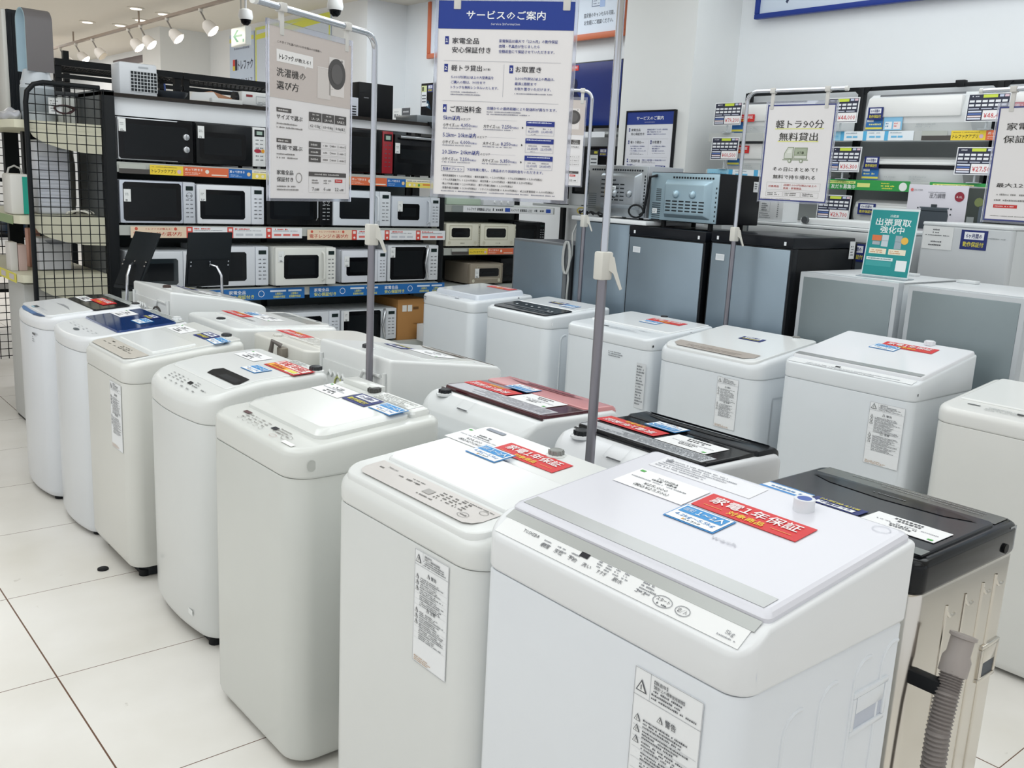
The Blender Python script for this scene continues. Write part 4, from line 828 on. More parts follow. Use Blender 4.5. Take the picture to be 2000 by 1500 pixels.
def microwave(label, x0, x1, z0, z1, yf, d=.34, body='#e6e8ea', door='#e6e8ea', ctl='#e9ebec', win=(.04, .12, .72, .88), split=.80, handle='none', wcol='#0c0d10', ctl_style='buttons', tagpos=None, metal=0.0, name='microwave_oven', cat='microwave', redctl=False, foot=True, ring=False, group='microwaves on the rack'):
    w = x1-x0; h = z1-z0-.012
    t = thing(name, label, cat, ((x0+x1)/2, yf, z0), 0, group)
    z = .012
    B().box(-w/2, .022, z, w/2, d, z+h, M(body, .38, metal), .006).build('body', t)
    dr = B(); dr.box(-w/2+.001, -.012, z+.002, -w/2+w*split-.002, .022, z+h-.002, M(door, .25, metal*.6, coat=.2), .007)
    door_o = dr.build('door', t)
    T = frame((-w/2, -.0125, z), (1, 0, 0), (0, 0, 1))
    p = P(w*split, h, .0006, None, T, False); W_ = w*split
    x_0, y_0, x_1, y_1 = W_*win[0], h*win[1], w*win[2], h*win[3]
    c = .012; p.poly([(x_0+c, y_0), (x_1-c, y_0), (x_1, y_0+c), (x_1, y_1-c), (x_1-c, y_1), (x_0+c, y_1), (x_0, y_1-c), (x_0, y_0+c)], M(wcol, .10, coat=.3), 1)
    p.poly([(x_0+.03, y_0+.025), (x_1-.03, y_0+.025), (x_1-.03, y_1-.03), (x_0+.03, y_1-.03)], M('#15181b', .16), 2)
    if ring:
        p.rframe(x_0-.02, y_0-.02, x_1+.02, y_1+.02, .004, '#bdb8a2', 1); p.circ(W_*.10, h*.16, .014, '#cbc7b2', 1, 14); p.circ(W_*.90, h*.16, .014, '#cbc7b2', 1, 14); p.rows(W_*.44, h*.13, W_*.13, 1, .01, .007, '#8d8a78')
    if tagpos: small_tag(p, W_*tagpos[0], h*tagpos[1], .042, .075)
    p.build('window', door_o)
    p = P(w*(1-split), h, .0006, None, frame((-w/2+w*split, -.0005+.0, z), (1, 0, 0), (0, 0, 1)), False); q = w*(1-split)
    cb = B(); cb.box(-w/2+w*split, -.010, z+.002, w/2-.001, .022, z+h-.002, M(ctl, .3), .006); co = cb.build('control_panel', t)
    p.T = frame((-w/2+w*split, -.0105, z), (1, 0, 0), (0, 0, 1)); dark = ctl in ('#15171a', '#101215')
    mk = '#c9ccd0' if dark else '#55585e'
    if ctl_style == 'dials':
        p.rect(0, 0, q, h, '#101214'); p.build('control_print', co)
        for zz in (.62, .32):
            kb = B(); kb.lathe((-w/2+w*split+q*.5, -.011, z+h*zz), (0, -1, 0), [(q*.22, 0), (q*.21, .018), (q*.17, .020)], M('#c3c6c9', .3, .8), 18); kb.box(-w/2+w*split+q*.48, -.034, z+h*zz-q*.18, -w/2+w*split+q*.52, -.028, z+h*zz+q*.18, M('#8d9094', .3, .6)); kb.build('dial', co)
    else:
        p.rect(q*.22, h*.80, q*.80, h*.90, '#1b2a2a' if ctl_style != 'lcd' else '#2d3a36')
        if ctl_style == 'lcd': p.rect(q*.14, h*.76, q*.86, h*.93, '#1c1e20', 0); p.rect(q*.3, h*.80, q*.7, h*.89, '#a9c0b4', 2)
        for j in range(6):
            for k in range(2): p.rows(q*(.22+k*.34), h*(.66-j*.10), q*.22, 1, .01, h*.03, mk, 2, 1.0)
        if ctl_style == 'dial': p.ring(q*.5, h*.68, q*.24, .002, mk, 2)
        if redctl: p.circ(q*.36, h*.40, q*.26, '#a8243a', 3, 14, h*.05); p.circ(q*.75, h*.40, q*.13, '#dd9a2c', 3, 12)
        p.build('control_print', co)
    hx = -w/2+w*split-.028
    if handle == 'bar':
        b = B(); b.tube([(hx, -.012, z+h*.12), (hx, -.038, z+h*.18), (hx, -.042, z+h*.5), (hx, -.038, z+h*.82), (hx, -.012, z+h*.88)], .009, M(door, .25), 10); b.build('handle', door_o)
    elif handle == 'curve':
        b = B(); b.tube([(hx+.012, -.012, z+h*.04), (hx+.004, -.034, z+h*.12), (hx-.016, -.040, z+h*.5), (hx+.004, -.034, z+h*.88), (hx+.012, -.012, z+h*.96)], .011, M('#c3c6ca', .2, .8), 10); b.build('handle', door_o)
    elif handle == 'steel':
        b = B(); b.tube([(hx, -.012, z+h*.16), (hx, -.03, z+h*.22), (hx, -.03, z+h*.78), (hx, -.012, z+h*.84)], .006, M('#b9bcc0', .2, 1.0), 8); b.build('handle', door_o)
    elif handle == 'top':
        b = B(); zt = z+h*.93; b.cyl((-w/2+.03, -.04, zt), (w/2-.03, -.04, zt), .010, M('#c3c6ca', .2, 1.0), 12)
        for sx in (-1, 1): b.cyl((sx*(w/2-.06), -.012, zt), (sx*(w/2-.06), -.04, zt), .007, M('#9a9da2', .3, 1.0), 8)
        b.build('handle', door_o)
    if foot:
        for sx in (-1, 1):
            for y in (.05, d-.05): B().cyl((sx*(w/2-.05), y, 0), (sx*(w/2-.05), y, .014), .014, BK, 10).build('foot', t)
    return t
# the rack: two bays, x 1.79 .. 4.30
t = thing('microwave_rack', 'long black shelving rack holding the microwaves at the back', 'shelving rack', (0, 0, 0))
for x0, x1 in ((1.79, 1.865), (3.02, 3.06), (4.262, 4.30)):
    if x0 != 3.02: B().box(x0, 5.985, 0, x1, 6.03, 2.03 if x0 < 4 else 1.98, BK, .004).build('post', t)
    B().box(x0, 6.47, 0, x1, 6.52, 2.03, BK, .004).build('post', t)
B().box(1.79, 6.03, 0, 1.80, 6.47, 2.03, M('#6d7072', .5)).build('side_panel', t)
for z in (.38, .83, 1.24, 1.62):
    b = B(); b.box(1.865, 6.0, z-.022, 4.262, 6.50, z, M('#c9ccc6', .5)); b.box(1.865, 5.99, z-.06, 4.262, 6.0, z-.002, M('#b7bab4', .45)); b.build('shelf', t)
b = B(); b.box(1.79, 5.985, 2.0, 4.30, 6.51, 2.02, M('#2a2522', .5)); b.build('top_board', t)
B().box(1.86, 6.485, 1.62, 4.27, 6.495, 2.0, M('#cfd4da', .5)).build('upper_back_panel', t)
B().box(1.86, 6.485, .0, 4.27, 6.495, 1.62, M('#4d5557', .6)).build('back_panel', t)
LB = M('#eceff2', .5)
B().box(1.866, 6.031, 1.893, 3.34, 6.037, 1.999, LB).build('lit_panel_board', t); B().box(3.34, 6.031, 1.942, 4.26, 6.037, 1.999, LB).build('lit_panel_board', t)  # white boards added near the front, standing in for a brightly lit back panel
F = lambda x, z: frame((x, 5.983, z), (1, 0, 0), (0, 0, 1))
edge_strip(F(1.875, 1.553), 1.15, .058, 'app').build('shelf_edge_card', t); edge_strip(F(3.07, 1.543), 1.17, .058, 'app').build('shelf_edge_card', t)
edge_strip(F(1.93, 1.165), 1.16, .07, 'guide').build('shelf_edge_card', t); edge_strip(F(3.13, 1.155), 1.18, .07, 'guide').build('shelf_edge_card', t)
edge_strip(F(1.93, .748), 1.18, .076, 'blue').build('shelf_edge_card', t); edge_strip(F(3.15, .748), 1.17, .076, 'blue').build('shelf_edge_card', t)
YF = 6.0
microwave('black fronted microwave with two round dials, left end of the top shelf', 1.875, 2.335, 1.62, 1.885, YF, body='#c9ccd0', door='#c6cace', ctl='#101215', win=(.012, .03, .992, .965), ctl_style='dials', tagpos=(.02, .66), metal=.5)
microwave('black microwave with white control strip and red button, second on the top shelf', 2.355, 2.83, 1.62, 1.888, YF, body='#1b1d20', door='#141618', ctl='#e4e6e6', win=(.06, .14, .70, .78), ctl_style='lcd', tagpos=(.03, .62), redctl=True)
microwave('black toaster microwave with a red control side on the top shelf', 3.36, 3.825, 1.62, 1.935, YF, body='#8f1a24', door='#101113', ctl='#9c1c28', win=(.05, .10, .74, .92), ctl_style='lcd')
microwave('black oven with a chrome bar handle across its top, right end of the top shelf', 3.835, 4.25, 1.62, 1.92, YF, body='#17191c', door='#121417', ctl='#101215', win=(.06, .30, .84, .74), split=.97, handle='top', tagpos=(.01, .52), ctl_style='none')
microwave('silver microwave with a black mirror door, left end of the second shelf', 1.875, 2.345, 1.24, 1.515, YF, body='#c6ccd8', door='#c6ccd8', ctl='#cdd2da', win=(.05, .06, .80, .95), ctl_style='dial', tagpos=(.06, .50), split=.83)
microwave('white microwave with a rounded black window, second on the second shelf', 2.355, 2.815, 1.24, 1.505, YF, body='#e4e8ee', door='#e7eaef', ctl='#dfe3ea', win=(.05, .13, .70, .87), tagpos=(.04, .58), handle='none')
microwave('black microwave half hidden under the small hanging sign on the second shelf', 2.83, 3.33, 1.24, 1.50, YF, body='#1a1c1f', door='#131517', ctl='#101215', win=(.06, .16, .70, .84), handle='steel', ctl_style='dial', tagpos=(.02, .76))
microwave('white microwave with a tall door handle, third on the second shelf', 3.335, 3.815, 1.24, 1.505, YF, body='#dce2ea', door='#dfe5ec', ctl='#e3e8ed', win=(.13, .20, .64, .80), handle='bar', wcol='#15181c')
microwave('small silver white microwave with an angled door frame, right end of the second shelf', 3.825, 4.26, 1.24, 1.475, YF, body='#cfd5de', door='#d3d9e1', ctl='#d9dee5', win=(.14, .22, .56, .76), handle='bar', tagpos=(.14, .50))
microwave('white framed microwave with dark window behind the leaning black stand', 1.905, 2.345, .83, 1.08, YF, body='#d9dde2', door='#dfe3e8', ctl='#e3e6ea', win=(.10, .10, .72, .80), wcol='#2a3236')
microwave('white microwave with curved black window, second on the third shelf', 2.37, 2.845, .83, 1.108, YF, body='#dde1e8', door='#e0e4ea', ctl='#dce1e8', win=(.05, .14, .66, .86), wcol='#111416')
microwave('large cream microwave with a plain square window, middle of the third shelf', 2.87, 3.335, .83, 1.105, YF-.05, d=.44, body='#e3e4de', door='#e6e7e1', ctl='#eaebe6', win=(.16, .18, .70, .80), handle='bar', split=.83, tagpos=(.05, .62))
microwave('small white microwave right of the large cream one on the third shelf', 3.41, 3.79, .83, 1.078, YF, body='#dcdfe8', door='#e0e3ea', ctl='#dee2e9', win=(.12, .22, .66, .78), tagpos=(.06, .50))
microwave('white microwave with silver wave handle, right end of the third shelf', 3.80, 4.26, .83, 1.115, YF, body='#d5d9de', door='#d9dde1', ctl='#dfe2e6', win=(.05, .05, .74, .95), handle='curve', tagpos=(.05, .66))
microwave('white microwave peeking above the washing machines on the bottom shelf', 2.98, 3.43, .38, .638, YF+.05, body='#d9dde4', door='#dde1e7', ctl='#dbe0e7', win=(.06, .14, .66, .86))
microwave('white microwave with silver wave handle on the bottom shelf beside the carton', 3.44, 3.92, .38, .635, YF+.05, body='#d5d9de', door='#d9dde1', ctl='#dfe2e6', win=(.05, .05, .70, .95), handle='curve', tagpos=(.05, .66))
t = thing('cardboard_carton', 'brown cardboard carton on the bottom shelf right of the microwaves', 'carton', (4.05, 6.04, .38))
B().box(-.12, 0, 0, .14, .38, .315, M('#b5834a', .7, var=.08), .003).build('box_body', t)
p = P(.22, .28, .0008, None, frame((-.10, -.001, .02), (1, 0, 0), (0, 0, 1)), False); p.rect(.02, .20, .06, .25, '#eceae4'); p.rect(.07, .20, .11, .25, '#eceae4'); p.rect(.12, .215, .17, .235, '#6e4a22'); p.rows(.12, .10, .08, 1, .01, .008, '#8b6232'); p.build('printed_front', t)
t = thing('white_box', 'small white appliance box standing in front of the brown carton', 'box', (4.13, 5.87, .38))
B().box(-.055, 0, 0, .055, .12, .13, M('#e6e8ea', .5), .004).build('box_body', t); p = P(.09, .10, .0006, None, frame((-.045, -.001, .015), (1, 0, 0), (0, 0, 1)), False); p.rect(.04, .05, .06, .08, '#9aa0a6'); p.rows(0, .02, .08, 2, .012, .006); p.build('printed_front', t)
# two leaning black display stands (tablet holders) in front of the rack
def stand(label, x, y, w, h, rz, tilt, base_z, arm=1):
    t = thing('display_stand', label, 'display stand', (x, y, 0), rz)
    T = Matrix.Translation((0, 0, base_z)) @ Matrix.Rotation(tilt, 4, 'X')
    b = B(T); b.box(-w/2, -.006, 0, w/2, .006, h, M('#1b2024', .5), .004); b.build('board', t)
    b = B(T); b.box(-w/2+.01, -.012, .02, w/2-.01, -.006, h*.5, M('#171b1f', .5)); 
    for sx in (-.9, 0, .9):
        for zz in (.40, .47): b.cyl((sx*w/2*.95, -.006, h*zz), (sx*w/2*.95, -.016, h*zz), .005, CHROME(), 8)
    b.build('rear_bracket', t)
    b = B(); c = T @ Vector((0, -.02, h*.42)); b.tube([c, c+Vector((.02, -.04, -.01)), c+Vector((.03, -.07, -.06)), c+Vector((.03, -.08, -.20)), (c.x+.03, c.y-.08, .02)], .009, CHROME(), 10); b.build('pole', t)
    b = B(); b.cyl((c.x+.03, c.y-.08, 0.001), (c.x+.03, c.y-.08, .015), .14, M('#2b2d30', .5), 24); b.build('base_plate', t)
    return t
stand('black tablet-like stand seen from behind, leaning sideways at the left end of the rack', 1.74, 5.50, .20, .36, -1.15, -.50, .91)
stand('wide black stand seen from behind in front of the white microwaves', 2.22, 5.52, .29, .33, .15, .16, .91)

# things on the top board
t = thing('air_purifier', 'small white air purifier with a black grid grille on top of the rack', 'air purifier', (2.055, 6.12, 2.02))
B().box(-.115, 0, 0, .115, .16, .195, M('#dfe3e8', .35), .012).build('body', t)
p = P(.16, .12, .001, '#2b2f33', frame((-.05, -.0012, .025), (1, 0, 0), (0, 0, 1)), False)
for k in range(9): p.rect(k*.02-.001, 0, k*.02+.003, .12, '#d5d9dd')
for k in range(7): p.rect(0, k*.02-.001, .16, k*.02+.003, '#d5d9dd', 2)
p.build('grille', t); p = P(.06, .01, .0006, '#b4b9be', frame((.0, -.001, .165), (1, 0, 0), (0, 0, 1)), False); p.build('top_slot', t)
t = thing('frying_pan', 'dark shallow pan lying on top of the rack beside the purifier', 'pan', (2.28, 6.2, 2.02))
B().lathe((0, 0, 0), (0, 0, 1), [(.07, 0), (.10, .035), (.105, .05), (.098, .05), (.066, .006)], M('#3a3f46', .4), 24).build('bowl', t); B().cyl((-.02, .04, .05), (-.02, .05, .10), .006, M('#2c4a8a', .5), 8).build('handle', t)
t = thing('open_leaflet_box', 'opened white and brown box lying on top of the rack', 'box', (2.50, 6.17, 2.02))
b = B(); b.box(-.11, 0, 0, .16, .16, .012, '#d9dcdd'); b.add([(-.11, 0, .012), (.10, .02, .03), (.06, .02, .075), (-.09, 0, .06)], [(0, 1, 2, 3)], '#e9ebec'); b.add([(.0, .05, .07), (.16, .04, .015), (.20, .05, .05), (.06, .06, .085)], [(0, 1, 2, 3)], '#a9795a'); b.build('flaps', t)
t = thing('projector', 'white projector with dark round end on top of the rack', 'projector', (2.83, 6.14, 2.02))
B().box(-.10, 0, .01, .10, .16, .10, M('#e6e8e8', .35), .014).build('body', t); b = B(); b.cyl((-.125, .08, .055), (-.085, .08, .055), .042, M('#202225', .3), 18); b.build('lens_barrel', t)
p = P(.19, .08, .0008, None, frame((-.09, -.0012, .015), (1, 0, 0), (0, 0, 1)), False); p.rect(.02, .05, .065, .065, '#8f2f34'); p.rframe(.09, .01, .17, .06, .004, '#c3c7ca'); p.rows(.10, .02, .06, 4, .009, .005, '#a0a4a8'); p.build('front_print', t)
t = thing('flat_white_case', 'low white plastic case lying left of the projector on the rack', 'case', (2.60, 6.10, 2.02)); B().box(-.09, 0, 0, .12, .05, .035, M('#dfe2e2', .4), .006).build('body', t)
t = thing('black_tower', 'tall black tower speaker standing on top of the rack', 'speaker', (3.78, 6.14, 2.02))
B().box(-.16, 0, 0, .13, .22, .25, M('#121316', .35), .004).build('cabinet', t); p = P(.12, .2, .0008, None, frame((-.15, -.0012, .02), (1, 0, 0), (0, 0, 1)), False); p.rows(.03, .12, .04, 1, .01, .008, '#9a9da2'); p.rect(.0, .16, .05, .165, '#2a2c30'); p.build('front_print', t)
t = thing('multi_drawer_organizer', 'white small organizer with dark slots left of the black tower', 'organizer', (3.545, 6.12, 2.02))
B().box(-.06, 0, 0, .06, .12, .135, M('#dfe3ee', .4), .004).build('body', t); p = P(.1, .12, .0008, None, frame((-.05, -.0012, .01), (1, 0, 0), (0, 0, 1)), False)
for k in range(4): p.rect(.0, .005+k*.018, .09, .013+k*.018, '#23252c')
p.build('slots', t)
# rear wire racks beyond
for k, (x0, x1, lab) in enumerate(((2.06, 3.04, 'black wire topped rack behind the purifier, left bay'), (3.05, 4.05, 'black wire topped rack further right behind the projector'))):
    t = thing('wire_rack', lab, 'wire rack', (0, 0, 0), group='wire racks behind')
    for x in (x0, x1-.06):
        B().box(x, 8.0, 0, x+.05, 8.05, 2.37, BK).build('post', t); B().box(x, 8.55, 0, x+.05, 8.60, 2.37, BK).build('post', t)
    b = B(); b.box(x0, 7.98, 2.32, x1, 8.02, 2.37, BK); b.box(x0, 8.58, 2.32, x1, 8.62, 2.37, BK); b.box(x0, 7.99, 2.23, x1, 8.02, 2.26, BK)
    for q in range(24): b.cyl((x0+(x1-x0)*q/24, 8.0, 2.34), (x0+(x1-x0)*q/24, 8.6, 2.34), .004, BK, 6)
    for q in range(5): b.cyl((x0, 8.1+q*.1, 2.335), (x1, 8.1+q*.1, 2.335), .004, BK, 6)
    b.build('wire_shelf', t)
    b = B(); b.box(x0, 8.02, 1.95, x1, 8.6, 1.97, BK); b.build('shelf', t)

# ------------------------------------------------------------------ toaster shelf right of the rack
t = thing('toaster_shelf', 'white shelf unit with toaster ovens between the microwaves and the fridges', 'shelving rack', (0, 0, 0))
for x in (4.31, 5.41):
    B().box(x, 6.45, 0, x+.04, 6.5, 1.62, BK, .003).build('post', t)
for z in (.35, .79, 1.09, 1.425):
    b = B(); b.box(4.31, 6.0, z-.02, 5.45, 6.45, z, M('#b5b9b4', .5)); b.box(4.31, 5.99, z-.055, 5.45, 6.0, z-.002, M('#a8aca6', .45)); b.build('shelf', t)
B().box(4.31, 6.47, 0, 5.45, 6.48, 1.45, M('#525a58', .6)).build('back_panel', t)
edge_strip(frame((4.37, 5.983, 1.372), (1, 0, 0), (0, 0, 1)), 1.06, .05, 'white').build('shelf_edge_card', t)
edge_strip(frame((4.38, 5.983, 1.04), (1, 0, 0), (0, 0, 1)), 1.05, .048, 'app').build('shelf_edge_card', t)
microwave('cream toaster oven with small dark window, left one of the pair', 4.325, 4.655, 1.09, 1.283, YF, d=.30, body='#dcdac8', door='#e4e2d0', ctl='#e4e2d0', win=(.16, .40, .70, .80), split=.97, ctl_style='none', name='toaster_oven', cat='toaster oven', group='toaster ovens', ring=True)
microwave('cream toaster oven with small dark window, right one of the pair', 4.665, 5.035, 1.09, 1.283, YF, d=.30, body='#dcdac8', door='#e4e2d0', ctl='#e4e2d0', win=(.16, .40, .70, .80), split=.97, ctl_style='none', name='toaster_oven', cat='toaster oven', group='toaster ovens', ring=True)
microwave('black microwave right of the cream toaster ovens', 5.05, 5.40, 1.09, 1.30, YF+.05, body='#17191c', door='#121417', ctl='#101215', win=(.05, .15, .72, .86))
microwave('taupe toaster oven with a narrow window on the lower shelf', 4.56, 4.90, .79, .968, YF-.02, d=.34, body='#8d8375', door='#9a9080', ctl='#9a9080', win=(.26, .36, .86, .76), split=.97, ctl_style='none', tagpos=(.14, .30), name='toaster_oven', cat='toaster oven', group='toaster ovens', ring=True)
microwave('black oven in shadow right of the taupe toaster oven', 4.93, 5.30, .79, 1.0, YF+.05, body='#1b1d1f', door='#17191b', ctl='#101215', win=(.06, .2, .74, .8))
t = thing('green_case', 'pale green flat case lying on the top of the toaster shelf', 'case', (4.52, 6.02, 1.425)); B().box(-.18, 0, 0, .16, .25, .055, M('#b9cbb8', .5), .008).build('body', t)
t = thing('white_lid_tray', 'white tray with small knobs on top of the toaster shelf', 'tray', (4.87, 6.02, 1.425))
B().box(-.16, 0, 0, .16, .25, .05, M('#d8dade', .4), .008).build('body', t)
for k in range(3): B().lathe((-.05+k*.07, -.001, .03), (0, -1, 0), [(.012, 0), (.010, .010)], '#e6e8ea', 12).build('knob', t)
t = thing('blue_display_panel', 'blue curved display sheet behind a black wire grid beyond the toasters', 'display panel', (0, 0, 0))
B().box(5.18, 6.55, .9, 5.49, 6.56, 1.40, M('#2f7fc4', .5)).build('sheet', t); b = B()
for k in range(8): b.cyl((5.2+k*.04, 6.52, .9), (5.2+k*.04, 6.52, 1.40), .003, BK, 6)
for k in range(10): b.cyl((5.18, 6.52, .92+k*.05), (5.49, 6.52, .92+k*.05), .003, BK, 6)
b.build('wire_grid', t)

# ------------------------------------------------------------------ cream shelf unit at the far left with a wire side panel
CRM = M('#d9d6bf', .5, var=.04)
t = thing('cream_shelf_unit', 'cream shelf unit with rounded shelf ends and a black wire grid side, far left', 'shelving rack', (0, 0, 0))
def gshelf(z, label=None):
    b = B()
    poly = [(1.36, 5.995), (1.785, 5.995), (1.785, 7.36), (1.30, 7.36), (1.30, 6.06), (1.32, 6.01)]; b.prism(poly, z-.045, z, CRM); b.build('shelf', t)
    br = [(1.785, z-.045), (1.785, z-.17)] + [(1.785-.40*math.sin(a), z-.17+.125*(1-math.cos(a))) for a in (.3, .6, .9, 1.2, 1.57)]
    T = frame((0, 6.0, 0), (1, 0, 0), (0, 0, 1)); b = B(T); b.prism(br[::-1], 0, .004, CRM); return b.build('shelf_bracket', t)
for z in (.945, 1.285, 1.825): gshelf(z)
for y in (6.76, 7.28): B().box(1.53, y, 0, 1.62, y+.06, 1.79, BK).build('post', t)
b = B(); b.tube([(1.78, 7.38, 2.03), (1.36, 7.38, 2.03), (1.32, 7.38, 1.98), (1.31, 7.38, 1.9), (1.31, 7.38, .25), (1.33, 7.38, .19), (1.40, 7.38, .17)], .014, BK, 8); b.build('grid_frame', t)
b = B()
for k in range(9): b.cyl((1.34+k*.053, 7.38, .2), (1.34+k*.053, 7.38, 2.02), .003, BK, 6)
for k in range(35): b.cyl((1.31, 7.38, .22+k*.052), (1.785, 7.38, .22+k*.052), .003, BK, 6)
b.build('wire_grid', t)
b = B(); fr = [(1.775, 5.965, 2.035), (1.47, 5.965, 2.035), (1.42, 5.965, 2.02), (1.385, 5.965, 1.98), (1.375, 5.965, 1.92), (1.375, 5.965, .25), (1.39, 5.965, .21), (1.44, 5.965, .20)]
b.tube(fr, .014, BK, 10); b.build('grid_frame', t)
b = B()
for k in range(8): b.cyl((1.425+k*.053, 5.965, .22), (1.425+k*.053, 5.965, 2.03), .0027, BK, 6)
for k in range(35): b.cyl((1.378, 5.965, .25+k*.052), (1.785, 5.965, .25+k*.052), .0027, BK, 6)
b.build('wire_grid', t)
T = frame((1.297, 7.34, .893), (0, -1, 0), (0, 0, 1)); p = P(1.27, .055, .001, '#e2d84a', T, False); 
for k in range(6): p.rect(.05+k*.21, .012, .17+k*.21, .044, '#cfc6c8')
p.build('price_rail', t)
T = frame((1.297, 7.34, 1.234), (0, -1, 0), (0, 0, 1)); P(1.27, .05, .001, '#8aa070', T, False).build('price_rail', t)
B().box(1.75, 6.02, .05, 1.755, 7.3, .89, M('#b9bab6', .6)).build('lower_back_panel', t)
# items on it
t = thing('tower_fan', 'bladeless fan with a tall grey loop on the cream shelf top', 'fan', (1.50, 6.22, 1.825))
b = B(); b.lathe((0, 0, 0), (0, 0, 1), [(.085, 0), (.09, .01), (.092, .20), (.088, .205), (.088, .225), (.084, .23), (.07, .29), (.03, .31)], M('#c3cad0', .35), 28); b.build('base', t)
B().lathe((0, 0, .055), (0, 0, 1), [(.0925, 0), (.0935, .002), (.0935, .13), (.0925, .132)], M('#8f979c', .5), 28).build('mesh_band', t)
b = B(); out = []
for s_, c_ in ((.075, M('#6f6b6b', .4)), ):
    n = 14; zt, zb = .63, .28
    pts = [(-s_, 0, zb)] + [(-s_, 0, zt-.07)] + [(-s_*math.cos(a), 0, zt-.07+.07*math.sin(a)) for a in [PI*k/10 for k in range(1, 10)]] + [(s_, 0, zt-.07), (s_, 0, zb)]
    for side, cc in ((0, M('#6b6768', .4)), (1, M('#b8d0dc', .3))):
        vs = []; fs = []
        for (x, y, z) in pts:
            k = 1.0 if side == 0 else .86
            vs += [(x*k, -.075, zb+(z-zb)*(1 if side == 0 else .985)), (x*k, .075, zb+(z-zb)*(1 if side == 0 else .985))]
        for i in range(len(pts)-1): fs.append((2*i, 2*i+1, 2*i+3, 2*i+2) if side == 0 else (2*i, 2*i+2, 2*i+3, 2*i+1))
        b.add(vs, fs, cc)
    for y in (-.075, .075):
        vs = []; fs = []
        for (x, yy, z) in pts: vs += [(x, y, z), (x*.86, y, zb+(z-zb)*.985)]
        for i in range(len(pts)-1): fs.append((2*i, 2*i+2, 2*i+3, 2*i+1) if y < 0 else (2*i, 2*i+1, 2*i+3, 2*i+2))
        b.add(vs, fs, M('#9db9c6', .3))
o = b.build('loop', t); o.rotation_euler = (0, 0, -1.45)
t = thing('column_air_purifier', 'tall white and dark ribbed column purifier at the upper left', 'air purifier', (1.53, 6.80, 1.825))
B().box(-.075, 0, 0, -.045, .22, .69, M('#dcdcd8', .35), .012).build('white_side', t); b = B()
b.box(-.045, .0, 0, .10, .20, .69, M('#1c2229', .5), .004)
for k in range(6): b.box(-.040+k*.023, -.006, .02, -.029+k*.023, 0, .67, M('#161b21', .5))
b.build('ribbed_front', t); p = P(.05, .30, .0008, '#3b9fc0', frame((.02, -.008, .0), (1, 0, 0), (0, 0, 1)), False); p.rows(.008, .2, .035, 12, .018, .008, '#8fd0e4'); p.build('blue_sticker', t)
t = thing('ribbed_heater', 'white finned panel heater standing on the cream shelf behind the grid', 'heater', (1.665, 6.35, 1.825)); b = B()
for k in range(5): b.box(-.10+k*.038, 0, 0, -.068+k*.038, .10, .17, M('#d8dad6', .4), .006)
b.build('fins', t); B().box(-.11, .0, .17, .10, .10, .195, M('#33363a', .5), .004).build('top_cap', t)
t = thing('coiled_cord', 'coiled dark red power cord hanging at the wire grid', 'cord', (1.60, 6.03, 1.90)); B().tube([(.055*math.cos(a)*(1+.1*math.sin(3*a)), .004*a, .022*math.sin(a)) for a in [k*.35 for k in range(54)]], .005, M('#3a1d20', .5), 6).build('cord', t)
p = P(.07, .09, .0008, '#eceeee', frame((-.085, .02, -.03), (1, 0, 0), (0, 0, 1)), False); p.rows(.01, .07, .05, 5, .014, .006); p.build('paper_tag', t)
t = thing('plastic_bag', 'crumpled clear plastic bag of papers on the cream top shelf', 'bag', (1.35, 6.24, 1.825)); bm_ = bmesh.new(); bmesh.ops.create_icosphere(bm_, subdivisions=3, radius=.1)
for v in bm_.verts: v.co = Vector((v.co.x*.5, v.co.y*1.5, max(-.02, v.co.z*.38 + .012*math.sin(40*v.co.x+17*v.co.y)+.01*math.sin(55*v.co.y)) + .02))
bm_.verts.index_update(); b = B(); b.add([v.co.copy() for v in bm_.verts], [tuple(v.index for v in f.verts) for f in bm_.faces], M('#c9cbd2', .3, var=.25)); bm_.free(); b.build('bag', t)
t = thing('white_tower_dehumidifier', 'tall white dehumidifier with a ribbed front standing behind the wire grid', 'dehumidifier', (1.575, 6.24, 1.285))
b = B(); b.box(-.095, 0, 0, .095, .20, .44, M('#dfe2ec', .3), .02, 3); b.build('body', t); b = B()
for k in range(14): b.box(-.08, -.003, .05+k*.022, .085, 0.001, .058+k*.022, M('#cfd3de', .35))
b.build('front_ribs', t); p = P(.05, .012, .0006, '#8a8f99', frame((.02, -.002, .385), (1, 0, 0), (0, 0, 1)), False); p.build('badge', t)
t = thing('grey_curved_heater', 'grey smooth curved appliance beside the white dehumidifier', 'heater', (1.685, 6.531, 1.285)); B().lathe((0, 0, 0), (0, 0, 1), [(.07, 0), (.085, .05), (.088, .3), (.07, .44), (.04, .47)], M('#9b9a94', .4), 24).build('body', t)
t = thing('cable_bundle', 'bundle of white and black cables on the middle cream shelf', 'cables', (1.71, 6.12, 1.287)); b = B()
r_ = random.Random(4)
for k in range(4):
    b.tube([(.05*math.cos(a+k)*(1+.3*k*.2)-.02*k, .02*math.sin(a*1.3)-.02*k, .012+.018*abs(math.sin(a+k))) for a in [j*.4 for j in range(22)]], .0045, '#e2e0d6' if k != 1 else '#1e1f22', 6)
b.build('cable', t)
t = thing('shredder', 'white paper bin like appliance with a grey pour notch on the lower cream shelf', 'appliance', (1.555, 6.22, .945))
B().box(-.095, 0, 0, .09, .17, .20, M('#d9dbe2', .35), .01).build('body', t); p = P(.13, .03, .0008, None, frame((-.06, -.0012, .155), (1, 0, 0), (0, 0, 1)), False); p.poly([(0, .03), (.13, .03), (.10, .005), (.03, .005)], '#8f939c'); p.build('notch', t)
t = thing('salmon_box', 'small salmon box standing behind the white appliance on the lower cream shelf', 'box', (1.50, 6.46, .945)); B().box(-.04, 0, 0, .03, .08, .24, M('#d29a86', .5), .003).build('box_body', t)
